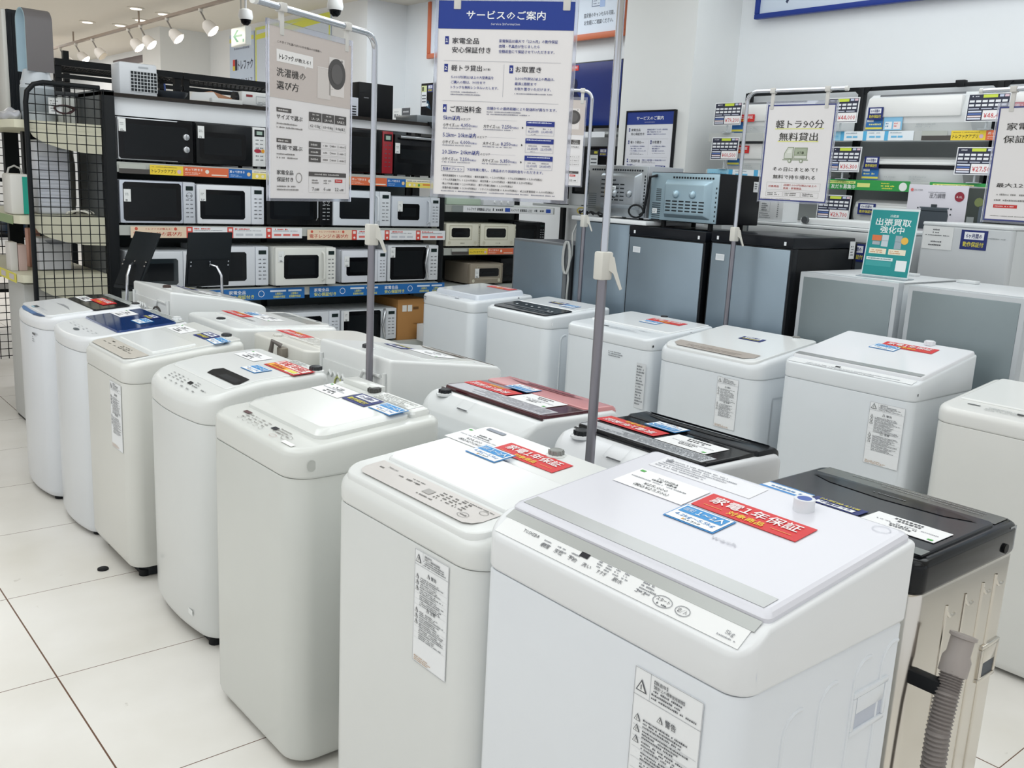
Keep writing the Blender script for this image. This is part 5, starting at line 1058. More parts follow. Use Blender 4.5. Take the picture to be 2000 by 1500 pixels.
t = thing('yellow_tag_stack', 'yellow tagged dark box behind the white appliance', 'box', (1.66, 6.5, .945)); B().box(-.05, 0, 0, .05, .1, .24, M('#23272a', .5), .003).build('box_body', t); p = P(.03, .08, .0008, '#d8dc50', frame((-.0, -.0015, .10), (1, 0, 0), (0, 0, 1)), False); p.rows(.003, .06, .024, 4, .014, .008); p.build('tag', t)
t = thing('white_lidded_bin', 'white lidded bin with a teal tape strip at the left edge', 'bin', (1.355, 6.13, 1.285)); B().box(-.050, 0, 0, .055, .20, .235, M('#dcdad4', .35), .014).build('body', t)
B().tube([(-.046, .10, .21), (-.03, .10, .265), (0, .10, .28), (.03, .10, .265), (.05, .10, .21)], .006, M('#b9b7b2', .4)).build('handle', t)
p = P(.035, .215, .0008, '#1aa08c', frame((.016, -.0015, .004), (1, 0, 0), (0, 0, 1)), False); p.build('teal_tape', t)
t = thing('pale_box_pair', 'two pale boxes standing on the lower left cream shelf', 'box', (1.365, 6.25, .945)); B().box(-.055, 0, 0, -.015, .12, .17, M('#dcd9d4', .5), .003).build('box_body', t); B().box(-.012, 0, 0, .035, .12, .155, M('#cfb5ae', .5), .003).build('box_body', t)
t = thing('grey_floor_cabinet', 'pale grey cabinet panel below the cream shelves by the farthest machine', 'cabinet', (1.47, 6.1, .0)); B().box(-.13, 0, .02, .27, .4, .88, M('#c5c6c4', .55), .006).build('body', t); B().box(-.12, .01, 0, .26, .39, .02, BK).build('plinth', t)
# distant shelving with mixed goods
t = thing('distant_shelf', 'dark distant shelving with mixed goods at the left edge', 'shelving rack', (0, 0, 0))
for z in (.4, .9, 1.4, 1.9, 2.3): B().box(.9, 9.6, z, 2.6, 10.1, z+.03, BK).build('shelf', t)
for x in (.9, 2.55): B().box(x, 9.6, 0, x+.05, 9.65, 2.6, BK).build('post', t)
cs = ('#3a4048', '#c8ccd0', '#8d2f35', '#d5d8dc', '#26405c', '#b9a98f'); nm = ('grey', 'pale', 'dark red', 'white', 'navy', 'tan')
for k in range(6):
    t = thing('storage_box', '%s box on the distant left shelving' % nm[k], 'box', (1.1+k*.25, 9.7, (1.43, .93, 1.93)[k % 3]), group='boxes on the distant shelving'); B().box(-.09, 0, 0, .09, .3, .22+.03*(k % 3), M(cs[k], .5), .004).build('box_body', t)
t = thing('floor_cap', 'small black disc lying on the floor tiles beside the front row', 'cap', (1.05, 3.735, 0)); B().lathe((0, 0, 0.001), (0, 0, 1), [(.022, 0), (.021, .005), (.015, .007)], M('#15161a', .4), 16).build('disc', t)
# ------------------------------------------------------------------ fridges behind the third row (doors face the aisle)
STL = M('#9aabb8', .36, .7, var=.06); STL2 = M('#8e9a9e', .36, .65, var=.06)
def fridge(label, xf, y0, y1, h, d, kind, door, body, group='fridges in a row behind the washing machines', split=None):
    w = y1-y0
    t = thing('refrigerator', label, 'fridge', (xf, (y0+y1)/2, 0), -PI/2, group)
    B().box(-w/2+.002, .045, .03, w/2-.002, d-.002, h-(.056 if kind == 'black' else .026 if kind == 'round' else .007), body, .006).build('cabinet', t)
    B().box(-w/2+.02, .02, 0, w/2-.02, d-.03, .04, BK).build('base', t)
    if kind == 'black':
        b = B(); b.box(-w/2, -.004, h-.055, w/2, d, h, M('#14171d', .3, coat=.2), .006); b.build('top_cap', t)
        b = B(); b.box(-w/2, 0, .05, w/2, .045, h-.055, M('#15181c', .35), .004); do = b.build('door_frame', t)
        b = B(); z1 = h-.062; b.box(-w/2+.012, -.006, split or .45, w/2-.012, .002, z1, door, .003); o = b.build('door', t)
        b = B(); b.box(-w/2+.012, -.006, .08, w/2-.012, .002, (split or .45)-.012, door, .003); b.build('door', t)
        p = P(.055, .032, .002, '#d9dee2', frame((-w/2+.045, -.0065, z1-.085), (1, 0, 0), (0, 0, 1)), False); p.rframe(0, 0, .055, .032, .004, '#eef1f3'); p.build('badge', o)
        b = B()
        for sx in (-1, 1): b.box(sx*(w/2-.045)-.006, -.006, h-.042, sx*(w/2-.045)+.006, -.003, h-.024, '#eceff2')
        b.build('hinge_cover', t)
    elif kind == 'framed':
        fm = M('#c3c8cc', .35, .3)
        b = B(); b.box(-w/2, 0, .05, w/2, .05, h, fm, .004); b.build('door_frame', t)
        b = B(); b.box(-w/2+.022, -.003, .07, w/2-.022, .003, h-.022, door, .002); b.build('door', t)
        B().box(-w/2, .05, h-.006, w/2, d, h, M('#dfe2e4', .3), .002).build('top', t)
    elif kind == 'grey':
        b = B(); b.box(-w/2, 0, .05, w/2, .05, h, M('#6f7376', .4), .004); b.build('door_frame', t)
        b = B(); b.box(-w/2+.014, -.003, .07, w/2-.03, .003, h-.014, door, .002); b.build('door', t)
    elif kind == 'round':
        n = 12; b = B(); hw = w/2; poly = [(-hw, .05), (-hw, .02)]
        poly = [(-hw, .05)] + [(-hw+.05-.05*math.cos(a), .04-.04*math.sin(a)) for a in (0.3, .8, 1.2, 1.57)] + [(hw-.09+.09*math.sin(a), .04-.04*math.cos(a)) for a in (0, .4, .8, 1.2, 1.57)] + [(hw, .05)]
        b.prism(poly, .05, h-.03, door); b.build('door', t)
        b = B(); b.box(-hw-.01, -.012, h-.024, hw+.135, d, h, M('#e9ecee', .3), .005); b.build('top', t)
    elif kind == 'white':
        b = B(); b.box(-w/2, 0, .05, w/2, .05, h, door, .012, 3); b.build('door', t)
        b = B(); b.box(-w/2, .0, h-.004, w/2, d, h+.012, M('#e4e7e9', .3), .006); b.build('top', t)
    return t
D1 = fridge('grey framed fridge with plain steel-blue door, left end of the fridge row', 3.97, 4.225, 4.74, 1.262, .40, 'grey', STL, M('#3a3d40', .4))
D2 = fridge('round-edged steel-blue fridge with a white top board under the silver microwave', 3.97, 3.725, 4.185, 1.437, .50, 'round', STL, M('#8b949b', .4))
D3 = fridge('black fridge with a steel-blue door below the blue-backed microwave', 3.965, 3.165, 3.715, 1.409, .50, 'black', STL, M('#15171a', .4))
D4 = fridge('black fridge with a steel-blue door crossed by a sign pole, showing its black side', 3.965, 2.632, 3.13, 1.418, .55, 'black', STL, M('#131518', .35))
p = P(.05, .09, .0008, '#e6e8e8', D4_T := frame((.2495, .50, 1.31), (0, 1, 0), (0, 0, 1)), False); p.rows(.01, .06, .03, 4, .014, .007); p.build('side_tag', D4)
B().box(-.245, .552, .05, .245, .58, 1.39, BK).build('rear_spacer', D4)
D5 = fridge('silver framed fridge with the teal stand sign on its white top', 3.96, 2.075, 2.575, 1.262, .56, 'framed', STL2, M('#dfe3e5', .35))
D6 = fridge('silver framed fridge right of the one with the teal sign', 3.96, 1.535, 2.03, 1.258, .56, 'framed', STL2, M('#dfe3e5', .35))
b = B(); b.box(.02, .44, 1.262, .09, .50, 1.275, M('#e4e7e8', .3), .003); b.build('top_hinge', D5)
b = B(); b.box(-.24, .42, 1.258, -.15, .47, 1.272, M('#e4e7e8', .3), .003); b.build('top_hinge', D6)
# hanging mains lead between the first two fridges
b = B(); b.tube([(.285, .05, 1.40), (.275, .02, 1.33), (.29, .01, 1.2), (.27, .0, 1.12), (.285, -.005, 1.05), (.275, 0, .95), (.27, .01, .5)], .006, M('#c7c9c6', .5), 8)
for k in range(3): b.tube([(.255+.03*math.cos(a)+.01*k, -.01-.004*k, 1.18+.10*math.sin(a)) for a in [j*2*PI/14 for j in range(15)]], .0045, M('#c7c9c6', .5), 6)
b.build('power_cord', D1)
# teal sign on D5
t = thing('stand_sign', 'teal acrylic stand sign about home pick-up purchase on a silver framed fridge', 'sign', (4.12, 2.235, 1.262), -PI/2+.10)
B().box(-.115, -.05, 0, .115, .06, .004, M('#dfeaf0', .1, trans=.6), .001).build('foot', t)
p = P(.222, .315, .003, '#e3eef0', frame((-.111, -.002, .004), (1, 0, 0), (0, .12, 1)), False); w, h = .222, .315
p.rect(.005, .006, w-.005, h-.010, '#159494'); p.tx('冷蔵庫', w*.5, h*.87, .012, '#dff2f0', 'c', w=.04)
p.tx('出張買取', w*.5, h*.755, .030, '#f2fafa', 'c', True, w=w*.74); p.tx('強化中', w*.5, h*.645, .030, '#f2fafa', 'c', True, w=w*.50)
p.rect(w*.11, h*.52, w*.31, h*.60, '#e07a4a', 2); p.rect(w*.13, h*.46, w*.29, h*.51, '#a9b4bc', 2); p.rect(w*.32, h*.44, w*.46, h*.61, '#c9d6dd', 2); p.rect(w*.32, h*.525, w*.46, h*.529, '#8ea2ac', 3)
p.rect(w*.60, h*.42, w*.74, h*.61, '#9fb0b8', 2); p.rect(w*.60, h*.52, w*.74, h*.524, '#6f838c', 3); p.circ(w*.80, h*.54, w*.075, '#eebd4e', 3, 16)
for x in (.09, .50): p.rect(w*x, h*.33, w*(x+.36), h*.41, '#f3ead2', 2); p.rows(w*(x+.03), h*.375, w*.28, 2, h*.028, h*.014, '#c9843e', 3)
p.rect(w*.06, h*.235, w*.62, h*.28, '#e9f4f4', 2); p.rows(w*.09, h*.25, w*.5, 1, .01, h*.018, '#4d7d80', 3); p.rect(w*.06, h*.15, w*.60, h*.225, '#3aa5a5', 2); p.rect(w*.70, h*.10, w*.92, h*.255, '#eef4f4', 2)
p.build('printed_panel', t)

# microwaves on the fridges, backs to the aisle
def oven_back(label, x, y0, y1, z, h, d, body, plate, style):
    w = y1-y0
    t = thing('microwave_oven', label, 'microwave', (x, (y0+y1)/2, z), -PI/2, 'microwaves turned backwards on the fridges')
    fz = .012 if style == 1 else .036
    B().box(-w/2, .004, fz, w/2, d, h, body, .004).build('body', t)
    b = B(); b.box(-w/2+.004, -.002, fz+.004, w/2-.004, .006, h-.004, plate, .002); pl = b.build('back_plate', t)
    # raised pressing
    x0, x1, z0, z1 = -w/2+w*.24, w/2-w*.09, h*.19, h*.87
    vs = [(x0, -.002, z0), (x1, -.002, z0), (x1, -.002, z1), (x0, -.002, z1), (x0+.02, -.034, z0+.022), (x1-.024, -.034, z0+.022), (x1-.024, -.034, z1-.022), (x0+.02, -.034, z1-.022)]
    bm = bmesh.new(); vv = [bm.verts.new(q) for q in vs]
    for f in ((4, 5, 6, 7), (0, 1, 5, 4), (1, 2, 6, 5), (2, 3, 7, 6), (3, 0, 4, 7)): bm.faces.new([vv[i] for i in f])
    bmesh.ops.bevel(bm, geom=[e for e in bm.edges if all(v.co.y < -.01 for v in e.verts) or any(v.co.y < -.01 for v in e.verts)], offset=.009, segments=3, affect='EDGES', profile=.5)
    bm.verts.index_update(); b = B(); b.add([v.co.copy() for v in bm.verts], [tuple(v.index for v in f.verts) for f in bm.faces], plate); bm.free(); b.build('raised_pressing', t, 50)
    b = B(); DK = M('#23282c', .6)
    n = 22
    for k in range(n):
        xx = -w/2+.03+k*(w-.06)/n
        if style == 1 or k > 6: b.box(xx, -.0035, h-.032, xx+(w-.06)/n*.62, -.0015, h-.022, DK)
    if style == 1:
        for j in range(5):
            for k in range(3): b.box(x0+.06+k*.042-.03, -.0355, z1-.05-j*.024, x0+.06+k*.042, -.0335, z1-.042-j*.024, DK)
        for j in range(5):
            for k in range(3): b.box(x0+.13+k*.042-.03, -.0355, z0+.045+j*.022, x0+.13+k*.042, -.0335, z0+.052+j*.022, DK)
        for k in range(12): b.box(w/2-.022, -.0035, .04+k*.018, w/2-.014, -.0015, .052+k*.018, DK)
    else:
        for j in range(4):
            for k in range(6): b.box(x0+.035+k*.046, -.0355, z0+.035+j*.017, x0+.068+k*.046, -.0335, z0+.042+j*.017, DK)
        for j in range(9): b.box(-w/2+.025, -.0035, .04+j*.011, -w/2+.085, -.0015, .044+j*.011, DK)
        for j in range(7): b.box(-w/2+.05, -.0035, .145+j*.010, -w/2+.085, -.0015, .149+j*.010, DK)
        for k in range(8): b.box(w/2-.018, -.0035, .05+k*.024, w/2-.012, -.0015, .06+k*.024, DK)
    b.build('vent_slots', t)
    for sx in (.32, .68):
        zz = z0+(z1-z0)*(.62 if style == 2 else .42)
        B().lathe((x0+(x1-x0)*sx+(.04 if style == 1 else 0), -.034, zz), (0, -1, 0), [(.022, 0), (.020, .008), (.012, .016), (.003, .02)], plate, 18).build('stand_off', t)
    if style == 2:
        p = P(.035, .026, .0008, '#dfe4e6', frame((-w/2+.03, -.004, .075), (1, 0, 0), (0, 0, 1)), False); p.rows(.003, .015, .028, 2, .01, .005); p.build('rating_label', t)
        b = B(); b.tube([(-w/2+.05, -.004, h-.02), (-w/2+.01, -.02, h-.03), (-w/2-.005, -.02, h*.55), (-w/2-.02, -.02, .075), (-w/2-.04, -.03, .055)], .008, M('#191b1e', .5), 8); 
        b.tube([(-w/2-.06+.055*math.cos(a), -.04, .078+.035*math.sin(a)) for a in [k*.4 for k in range(34)]], .0055, M('#191b1e', .5), 6); b.build('power_cord', t)
        p = P(.045, .055, .0008, '#e6e9ea', frame((w/2+.001, d-.07, h-.085), (0, 1, 0), (0, 0, 1)), False); p.rows(.008, .04, .03, 3, .012, .007); p.build('side_tag', t)
    else:
        p = P(.05, .02, .0008, '#dfe4e6', frame((x0+.10, -.0358, z0+(z1-z0)*.52), (1, 0, 0), (0, 0, 1)), False); p.rows(.006, .005, .036, 1, .01, .008, '#4c5054'); p.build('rating_label', t)
        b = B(); 
        for k in range(8): b.box(-w/2+.012, -.0035, .05+k*.012, -w/2+.075, -.0015, .054+k*.012, M('#4c565c', .5))
        b.build('side_louvres', t)
        b = B(); b.tube([(-w/2-.02+.05*k/6+.02*math.cos(k), -.05-.01*math.sin(k*1.7), .012+.018*abs(math.sin(k*.9))) for k in range(26)], .006, M('#1b1c1f', .5), 6)
        b.tube([(-w/2+.0+.035*math.cos(a), -.045, .03+.018*math.sin(a)) for a in [k*.45 for k in range(28)]], .004, M('#b9a64a', .5), 6); b.build('power_cord', t)
    for sx in (-1, 1):
        for y in (.05, d-.05): B().cyl((sx*(w/2-.075), y, 0), (sx*(w/2-.075), y, fz+.002), .014, BK, 10).build('foot', t)
    return t
oven_back('silver microwave turned backwards on the white fridge top', 4.03, 3.665, 4.14, 1.437, .303, .30, M('#b9bdc3', .35, .5), M('#a7aeb4', .32, .9, var=.06), 1)
oven_back('black microwave turned backwards showing a pale blue metal back plate', 4.02, 3.152, 3.632, 1.409, .300, .36, M('#14161a', .35), M('#a6bfcc', .36, .6, var=.04), 2)

# ------------------------------------------------------------------ second line of white goods behind the fridges
def white_good(label, x, y0, y1, h, d, tops='#e4e7e8', name='refrigerator', cat='fridge', fm='#c9ccce'):
    w = y1-y0; t = thing(name, label, cat, (x, (y0+y1)/2, 0), -PI/2, 'white goods behind the fridge row')
    B().box(-w/2+.002, .05, .03, w/2-.002, d-.002, h-.013, M('#cfd2d3', .4), .006).build('cabinet', t)
    B().box(-w/2, 0, .04, w/2, .05, h-.01, M(fm, .35, var=.02), .012, 3).build('door', t)
    B().box(-w/2, .0, h-.012, w/2, d, h+.006, M(tops, .3), .006).build('top', t); return t
E2 = white_good('light grey-white fridge with a navy guarantee sticker and a price sheet on its door', 4.75, 1.955, 2.405, 1.515, .50)
p = P(.155, .115, .0008, '#e6e7e6', frame((-.215, -.001, 1.385), (1, 0, 0), (0, 0, 1)), False); p.rows(.05, .095, .05, 2, .014, .007); p.rows(.01, .068, .13, 1, .01, .005); p.rows(.045, .035, .055, 1, .01, .008); p.rows(.035, .018, .08, 1, .01, .008); p.build('price_card', E2)
E2.children[0]
navy_st(frame((.045, -.001, 1.445), (1, 0, 0), (0, 0, 1)), .13, .095).build('guarantee_sticker', E2)
p = P(.1, .01, .0006, None, frame((.11, -.001, 1.455), (1, 0, 0), (0, 0, 1)), False); p.rows(0, 0, .09, 1, .01, .006, '#9ea2a4'); p.build('maker_print', E2)
E1 = white_good('low white flat-topped appliance behind the black fridge, mostly hidden by the teal sign', 4.75, 2.46, 3.50, 1.455, .45, fm='#4a5258')
navy_st(frame((.215, -.001, 1.33), (1, 0, 0), (0, 0, 1)), .13, .095).build('guarantee_sticker', E1)
B().box(-.50, -.005, 1.385, .50, .05, 1.44, M('#cfd2d2', .35), .006).build('white_band', E1)
t = thing('white_counter_range', 'white flat cooker lid lying behind the black fridge', 'cooker', (4.78, 2.93, 1.461), -PI/2)
B().box(-.22, 0.0, 0, .22, .42, .035, M('#e6e8e8', .3), .008).build('top_plate', t); B().cyl((-.18, .0, .024), (-.18, -.02, .024), .02, M('#55585a', .4), 12).build('knob', t)
t = thing('white_instruction_box', 'white perforated box printed with small diagrams behind the black fridge', 'box', (4.77, 3.355, 1.461), -PI/2)
B().box(-.10, 0, 0, .09, .16, .165, M('#dfe1e2', .45), .004).build('box_body', t); p = P(.17, .15, .0008, None, frame((-.09, -.001, .01), (1, 0, 0), (0, 0, 1)), False)
for j in range(2):
    for k in range(6): p.rect(.02+k*.024, .125+j*.014, .028+k*.024, .130+j*.014, '#6d7074')
p.rframe(.02, .05, .09, .11, .001, '#8d9094'); p.rows(.03, .09, .05, 4, .012, .008, '#7d8084'); p.rows(.02, .035, .08, 3, .012, .006, '#8d9094')
for k in range(8): p.rect(.14, .02+k*.012, .148, .024+k*.012, '#6d7074')
p.build('printed_front', t)

# ------------------------------------------------------------------ wall rack with air conditioners
t = thing('display_rack', 'black posted wall rack with white shelves carrying air conditioners', 'shelving rack', (0, 0, 0))
for y in (4.46, 3.545, 2.64, 1.73):
    B().box(5.92, y-.02, 0, 5.97, y+.02, 2.345, BK, .003).build('post', t)
    if y < 4.4:
        b = B(); b.prism([(y-.07, 2.345), (y+.07, 2.345), (y+.025, 2.305), (y-.025, 2.305)][::-1], 0, .02, BK); 
        for i in range(len(b.v)): q = b.v[i]; b.v[i] = Vector((5.925+q.z, q.x, q.y))
        b.build('rail_bracket', t)
b = B(); b.box(5.93, .9, 2.325, 5.955, 4.47, 2.35, BK, .003); b.box(5.925, 2.86, 2.325, 5.965, 2.92, 2.365, BK, .004); b.build('top_rail', t)
for y0, y1, z in ((4.46, 3.545, 2.03), (3.545, 2.64, 2.03), (2.64, 1.73, 2.03), (4.46, 3.545, 1.78), (3.545, 2.64, 1.735), (2.64, 1.73, 1.735), (4.46, 3.545, 1.46), (3.545, 2.64, 1.46), (2.64, 1.73, 1.46)):
    b = B(); b.box(5.52, y1+.004, z-.02, 5.94, y0-.004, z, M('#c9ccca', .5)); b.box(5.51, y1+.004, z-.055, 5.52, y0-.004, z-.002, M('#bfc2c0', .45)); b.build('shelf', t)
b = B(); b.box(5.955, 2.66, 1.3, 5.965, 4.44, 2.0, M('#c3c9c9', .6)); b.build('back_board', t)
b = B(); b.box(5.955, .9, 1.3, 5.965, 2.62, 2.0, M('#c3c9c9', .6)); b.build('back_board', t)
WF = lambda y, z: frame((5.508, y, z), (0, -1, 0), (0, 0, 1))
edge_strip(WF(3.54, 1.976), .62, .056, 'air').build('shelf_edge_card', t); 
edge_strip(WF(2.87, 1.976), 1.1, .054, 'app').build('shelf_edge_card', t)
edge_strip(WF(4.44, 1.726), .86, .056, 'air').build('shelf_edge_card', t)
edge_strip(WF(3.52, 1.675), .62, .062, 'line').build('shelf_edge_card', t); edge_strip(WF(2.78, 1.675), .62, .062, 'line').build('shelf_edge_card', t)
edge_strip(WF(3.60, 1.402), .95, .055, 'app').build('shelf_edge_card', t)
def aircon(label, y_mid, z, w, h, kind, st=True):
    t = thing('air_conditioner', label, 'air conditioner', (5.56, y_mid, z), -PI/2, 'wall air conditioners on the rack')
    prof = [(0.03, 0), (.0, .05), (-.005, h*.55), (.015, h*.88), (.06, h), (.22, h), (.22, 0)]
    b = B(); n = len(prof); vs = [(-w/2, y, zz) for y, zz in prof] + [(w/2, y, zz) for y, zz in prof]
    b.add(vs, [(i, (i+1) % n, n+(i+1) % n, n+i) for i in range(n)], M('#e4e6e6', .3)); b.add(vs, [tuple(reversed(range(n))), tuple(range(n, 2*n))], M('#dadcdc', .35)); b.build('body', t, 25)
    if kind == 1:
        b = B(); b.box(-w/2+.02, -.018, h*.38, w/2-.06, .02, h*.90, M('#f0f0ee', .2, coat=.2), .008); b.build('front_panel', t)
        p = P(w*.8, .012, .0008, '#6a6d70', frame((-w*.38, .001, h*.925), (1, 0, 0), (0, .2, 1)), False); p.build('intake_slot', t)
    else:
        b = B(); b.box(-w/2+.10, -.012, h*.50, w/2-.05, .01, h*.66, M('#17191c', .4), .003); b.build('outlet_slot', t)
        b = B(); b.box(-w/2+.02, -.022, h*.66, w/2-.03, .02, h*.80, M('#eceeec', .25), .008); b.build('front_panel', t)
    p = P(w*.7, h*.25, .0006, None, frame((-w*.25, -.003, h*.05), (1, 0, 0), (0, 0, 1)), False); p.rows(w*.25, h*.12, w*.2, 2, .014, .008, '#b0b4b6'); p.rows(0, h*.1, w*.12, 2, .014, .007, '#b0b4b6'); p.build('print', t)
    if st:
        navy_st(frame((-w/2+.075, -.024, h*(.48 if kind == 1 else .72)), (1, 0, 0), (0, 0, 1)), .10, .075).build('guarantee_sticker', t)
        p = P(.11, .075, .0008, '#2d73b8', frame((-w/2+.012, -.010, h*.04), (1, 0, 0), (0, 0, 1)), False); p.rect(.006, .05, .05, .068, '#eef2f6'); p.rect(.0, .006, .11, .018, '#e6dc5a', 2); p.rows(.01, .03, .09, 1, .01, .012, '#e8e9a0'); p.build('blue_sticker', t)
        if kind == 1:
            p = P(.12, .078, .0008, '#8cc6e8', frame((-w/2+.130, -.010, h*.04), (1, 0, 0), (0, 0, 1)), False); p.rect(.01, .006, .055, .05, '#eef4f8'); p.rect(.065, .006, .11, .05, '#f6e9e9'); p.rows(.015, .035, .03, 2, .016, .01, '#5a8fb4'); p.rows(.07, .035, .03, 2, .016, .01, '#d87a7a'); p.build('feature_sticker', t)
    return t
aircon('wide white air conditioner with a flat front panel on the top shelf', 2.945, 2.03, .66, .225, 1)
aircon('white air conditioner with a dark open outlet slot, on the middle shelf', 2.94, 1.735, .64, .15, 2)
a = aircon('white air conditioner partly hidden by the truck sign, upper left bay', 3.98, 2.03, .64, .21, 1, False)
red_st(frame((-.20, -.024, .10), (1, 0, 0), (0, 0, 1)), s=.75).build('red_sticker', a); p = P(.10, .075, .0008, '#2d73b8', frame((-.31, -.012, .006), (1, 0, 0), (0, 0, 1)), False); p.rect(.006, .05, .05, .068, '#eef2f6'); p.rect(.0, .006, .10, .02, '#e6dc5a', 2); p.build('blue_sticker', a)
a = aircon('white air conditioner partly hidden by the truck sign, lower left bay', 4.0, 1.78, .64, .20, 1, False)
red_st(frame((-.20, -.024, .14), (1, 0, 0), (0, 0, 1)), s=.75).build('red_sticker', a); p = P(.10, .075, .0008, '#2d73b8', frame((-.30, -.012, .03), (1, 0, 0), (0, 0, 1)), False); p.rect(.006, .05, .05, .068, '#eef2f6'); p.rect(.0, .006, .10, .02, '#e6dc5a', 2); p.build('blue_sticker', a)
a = aircon('small rounded white air conditioner on the lowest shelf behind the teal sign', 3.02, 1.46, .52, .16, 2, False)
navy_st(frame((-.16, -.024, .10), (1, 0, 0), (0, 0, 1)), .12, .07).build('guarantee_sticker', a)
a = aircon('white air conditioner with a red sticker behind the sign cut off at the right edge', 2.10, 2.03, .66, .225, 1, False)
red_st(frame((-.22, -.024, .12), (1, 0, 0), (0, 0, 1)), s=.9).build('red_sticker', a)
def tag_stand(y, z, zshelf, price, label):
    t = thing('price_board', label, 'price tag', (5.50, y, zshelf), -PI/2, 'price boards on the wall rack')
    price_tag(frame((-.1175, 0.0, z-zshelf), (1, 0, 0), (0, .05, 1)), price).build('board', t)
    b = B(); b.box(-.035, -.015, 0, .035, .03, .004, M('#dfe6ea', .1, trans=.5)); b.cyl((0, .008, .003), (0, .008, z-zshelf+.01), .006, M('#e3e9ec', .1, trans=.5), 8); b.build('clear_stand', t); return t
tag_stand(4.30, 2.082, 2.032, '¥79,200', 'price board showing 79,200 yen, leftmost on the wall rack')
tag_stand(4.30, 1.845, 1.782, '¥60,500', 'price board showing 60,500 yen under the 79,200 one')
tag_stand(3.415, 2.082, 2.032, '¥44,000', 'price board showing 44,000 yen just right of the truck sign')
tag_stand(3.36, 1.782, 1.737, '¥36,300', 'price board showing 36,300 yen on the middle shelf')
tag_stand(3.39, 1.482, 1.462, '¥29,700', 'price board showing 29,700 yen on the lowest shelf')
tag_stand(2.505, 2.075, 2.032, '¥48,400', 'price board showing 48,400 yen near the right edge')
tag_stand(2.525, 1.782, 1.737, '¥27,500', 'price board showing 27,500 yen under the 48,400 one')
# boxed pressure cooker
t = thing('cooker_carton', 'lilac-white carton printed with a dark pressure cooker and a red 4.0L dot', 'carton', (5.28, 2.60, 1.45), -PI/2)
B().box(-.185, 0, 0, .16, .22, .265, M('#d3d0d8', .45), .003).build('box_body', t)
B().box(.16, .0, 0, .27, .20, .255, M('#2f3733', .5), .003).build('dark_side', t)
p = P(.345, .265, .0008, None, frame((-.185, -.001, 0), (1, 0, 0), (0, 0, 1)), False)
p.circ(.022, .235, .009, '#d86a6a', 1, 10); p.tx('IRIS OHYAMA', .035, .231, .009, '#55565c', w=.05); p.tx('圧力調理', .175, .195, .024, '#5a5a62', 'c', w=.09); p.rows(.12, .222, .10, 1, .01, .006, '#9a9aa2')
p.circ(.30, .205, .027, '#8c2436', 1, 20); p.tx('4.0L', .30, .198, .014, '#f2e6e8', 'c', w=.034)
p.poly([(.085, .02), (.245, .02), (.25, .10), (.24, .135), (.09, .135), (.08, .10)], '#3a434b', 1); p.rect(.085, .118, .245, .123, '#222a30', 2); p.rect(.145, .14, .18, .158, '#2b3238', 1); p.rect(.08, .135, .25, .142, '#4d565e', 2); p.rect(.12, .05, .15, .062, '#8f979d', 2)
for z in (.105, .135): p.circ(.07, z, .005, '#2b3238', 1, 8); p.circ(.262, z, .005, '#2b3238', 1, 8)
p.rect(.02, .01, .05, .04, '#4a342c'); p.build('printed_front', t)
p = P(.09, .22, .0008, None, frame((.17, -.001, .01), (1, 0, 0), (0, 0, 1)), False); p.circ(.055, .17, .025, '#6f7a4a', 1, 12); p.rect(.0, .02, .04, .09, '#8a9090', 1); p.rect(.06, .04, .09, .15, '#4a5560', 1); p.build('side_print', t)
t = thing('red_topped_box', 'box with a red guarantee card at the right edge behind the white fridge', 'box', (5.42, 2.05, 1.46), -PI/2); B().box(-.12, 0, 0, .12, .15, .05, M('#b9332f', .5), .003).build('box_body', t); red_st(frame((0, -.001, .055), (1, 0, 0), (0, .3, 1))).build('red_sticker', t)

# ------------------------------------------------------------------ televisions on the rack left of the near pillar
t = thing('television_rack', 'dark television rack between the two white pillars', 'rack', (0, 0, 0))
for y in (6.42, 5.55): B().box(5.93, y-.02, 0, 5.97, y+.02, 2.2, BK).build('post', t)
for z in (1.45, 2.06): B().box(5.60, 5.50, z-.02, 5.94, 6.45, z, M('#b0b4b4', .5)).build('shelf', t)
p = P(.80, .045, .001, '#e9edf2', frame((5.598, 6.40, 2.015), (0, -1, 0), (0, 0, 1)), False); p.rect(.12, .006, .42, .038, '#2f55a4'); p.rows(.14, .015, .26, 1, .01, .016, '#e8edf6'); p.rect(.46, .01, .6, .034, '#eef0f4', 2); p.build('shelf_edge_card', t)
def tv(label, x, y0, y1, z0, z1, scr, tags, drop=.035):
    w = y1-y0; h = z1-z0; t = thing('television', label, 'television', (x, (y0+y1)/2, z0), -PI/2, 'televisions')
    B().box(-w/2, 0, 0, w/2, .05, h, M('#101216', .3), .006).build('cabinet', t)
    p = P(w-.02, h-.03, .0008, M(scr, .10, coat=.4), frame((-w/2+.01, -.001, .02), (1, 0, 0), (0, 0, 1)), False); p.build('screen', t)
    tags(p.T, w, h, t); b = B(); b.box(-.05, .01, -drop+.005, .05, .05, .0, BK); b.box(-.10, -.03, -drop, .10, .09, -drop+.007, BK); b.build('stand', t); return t
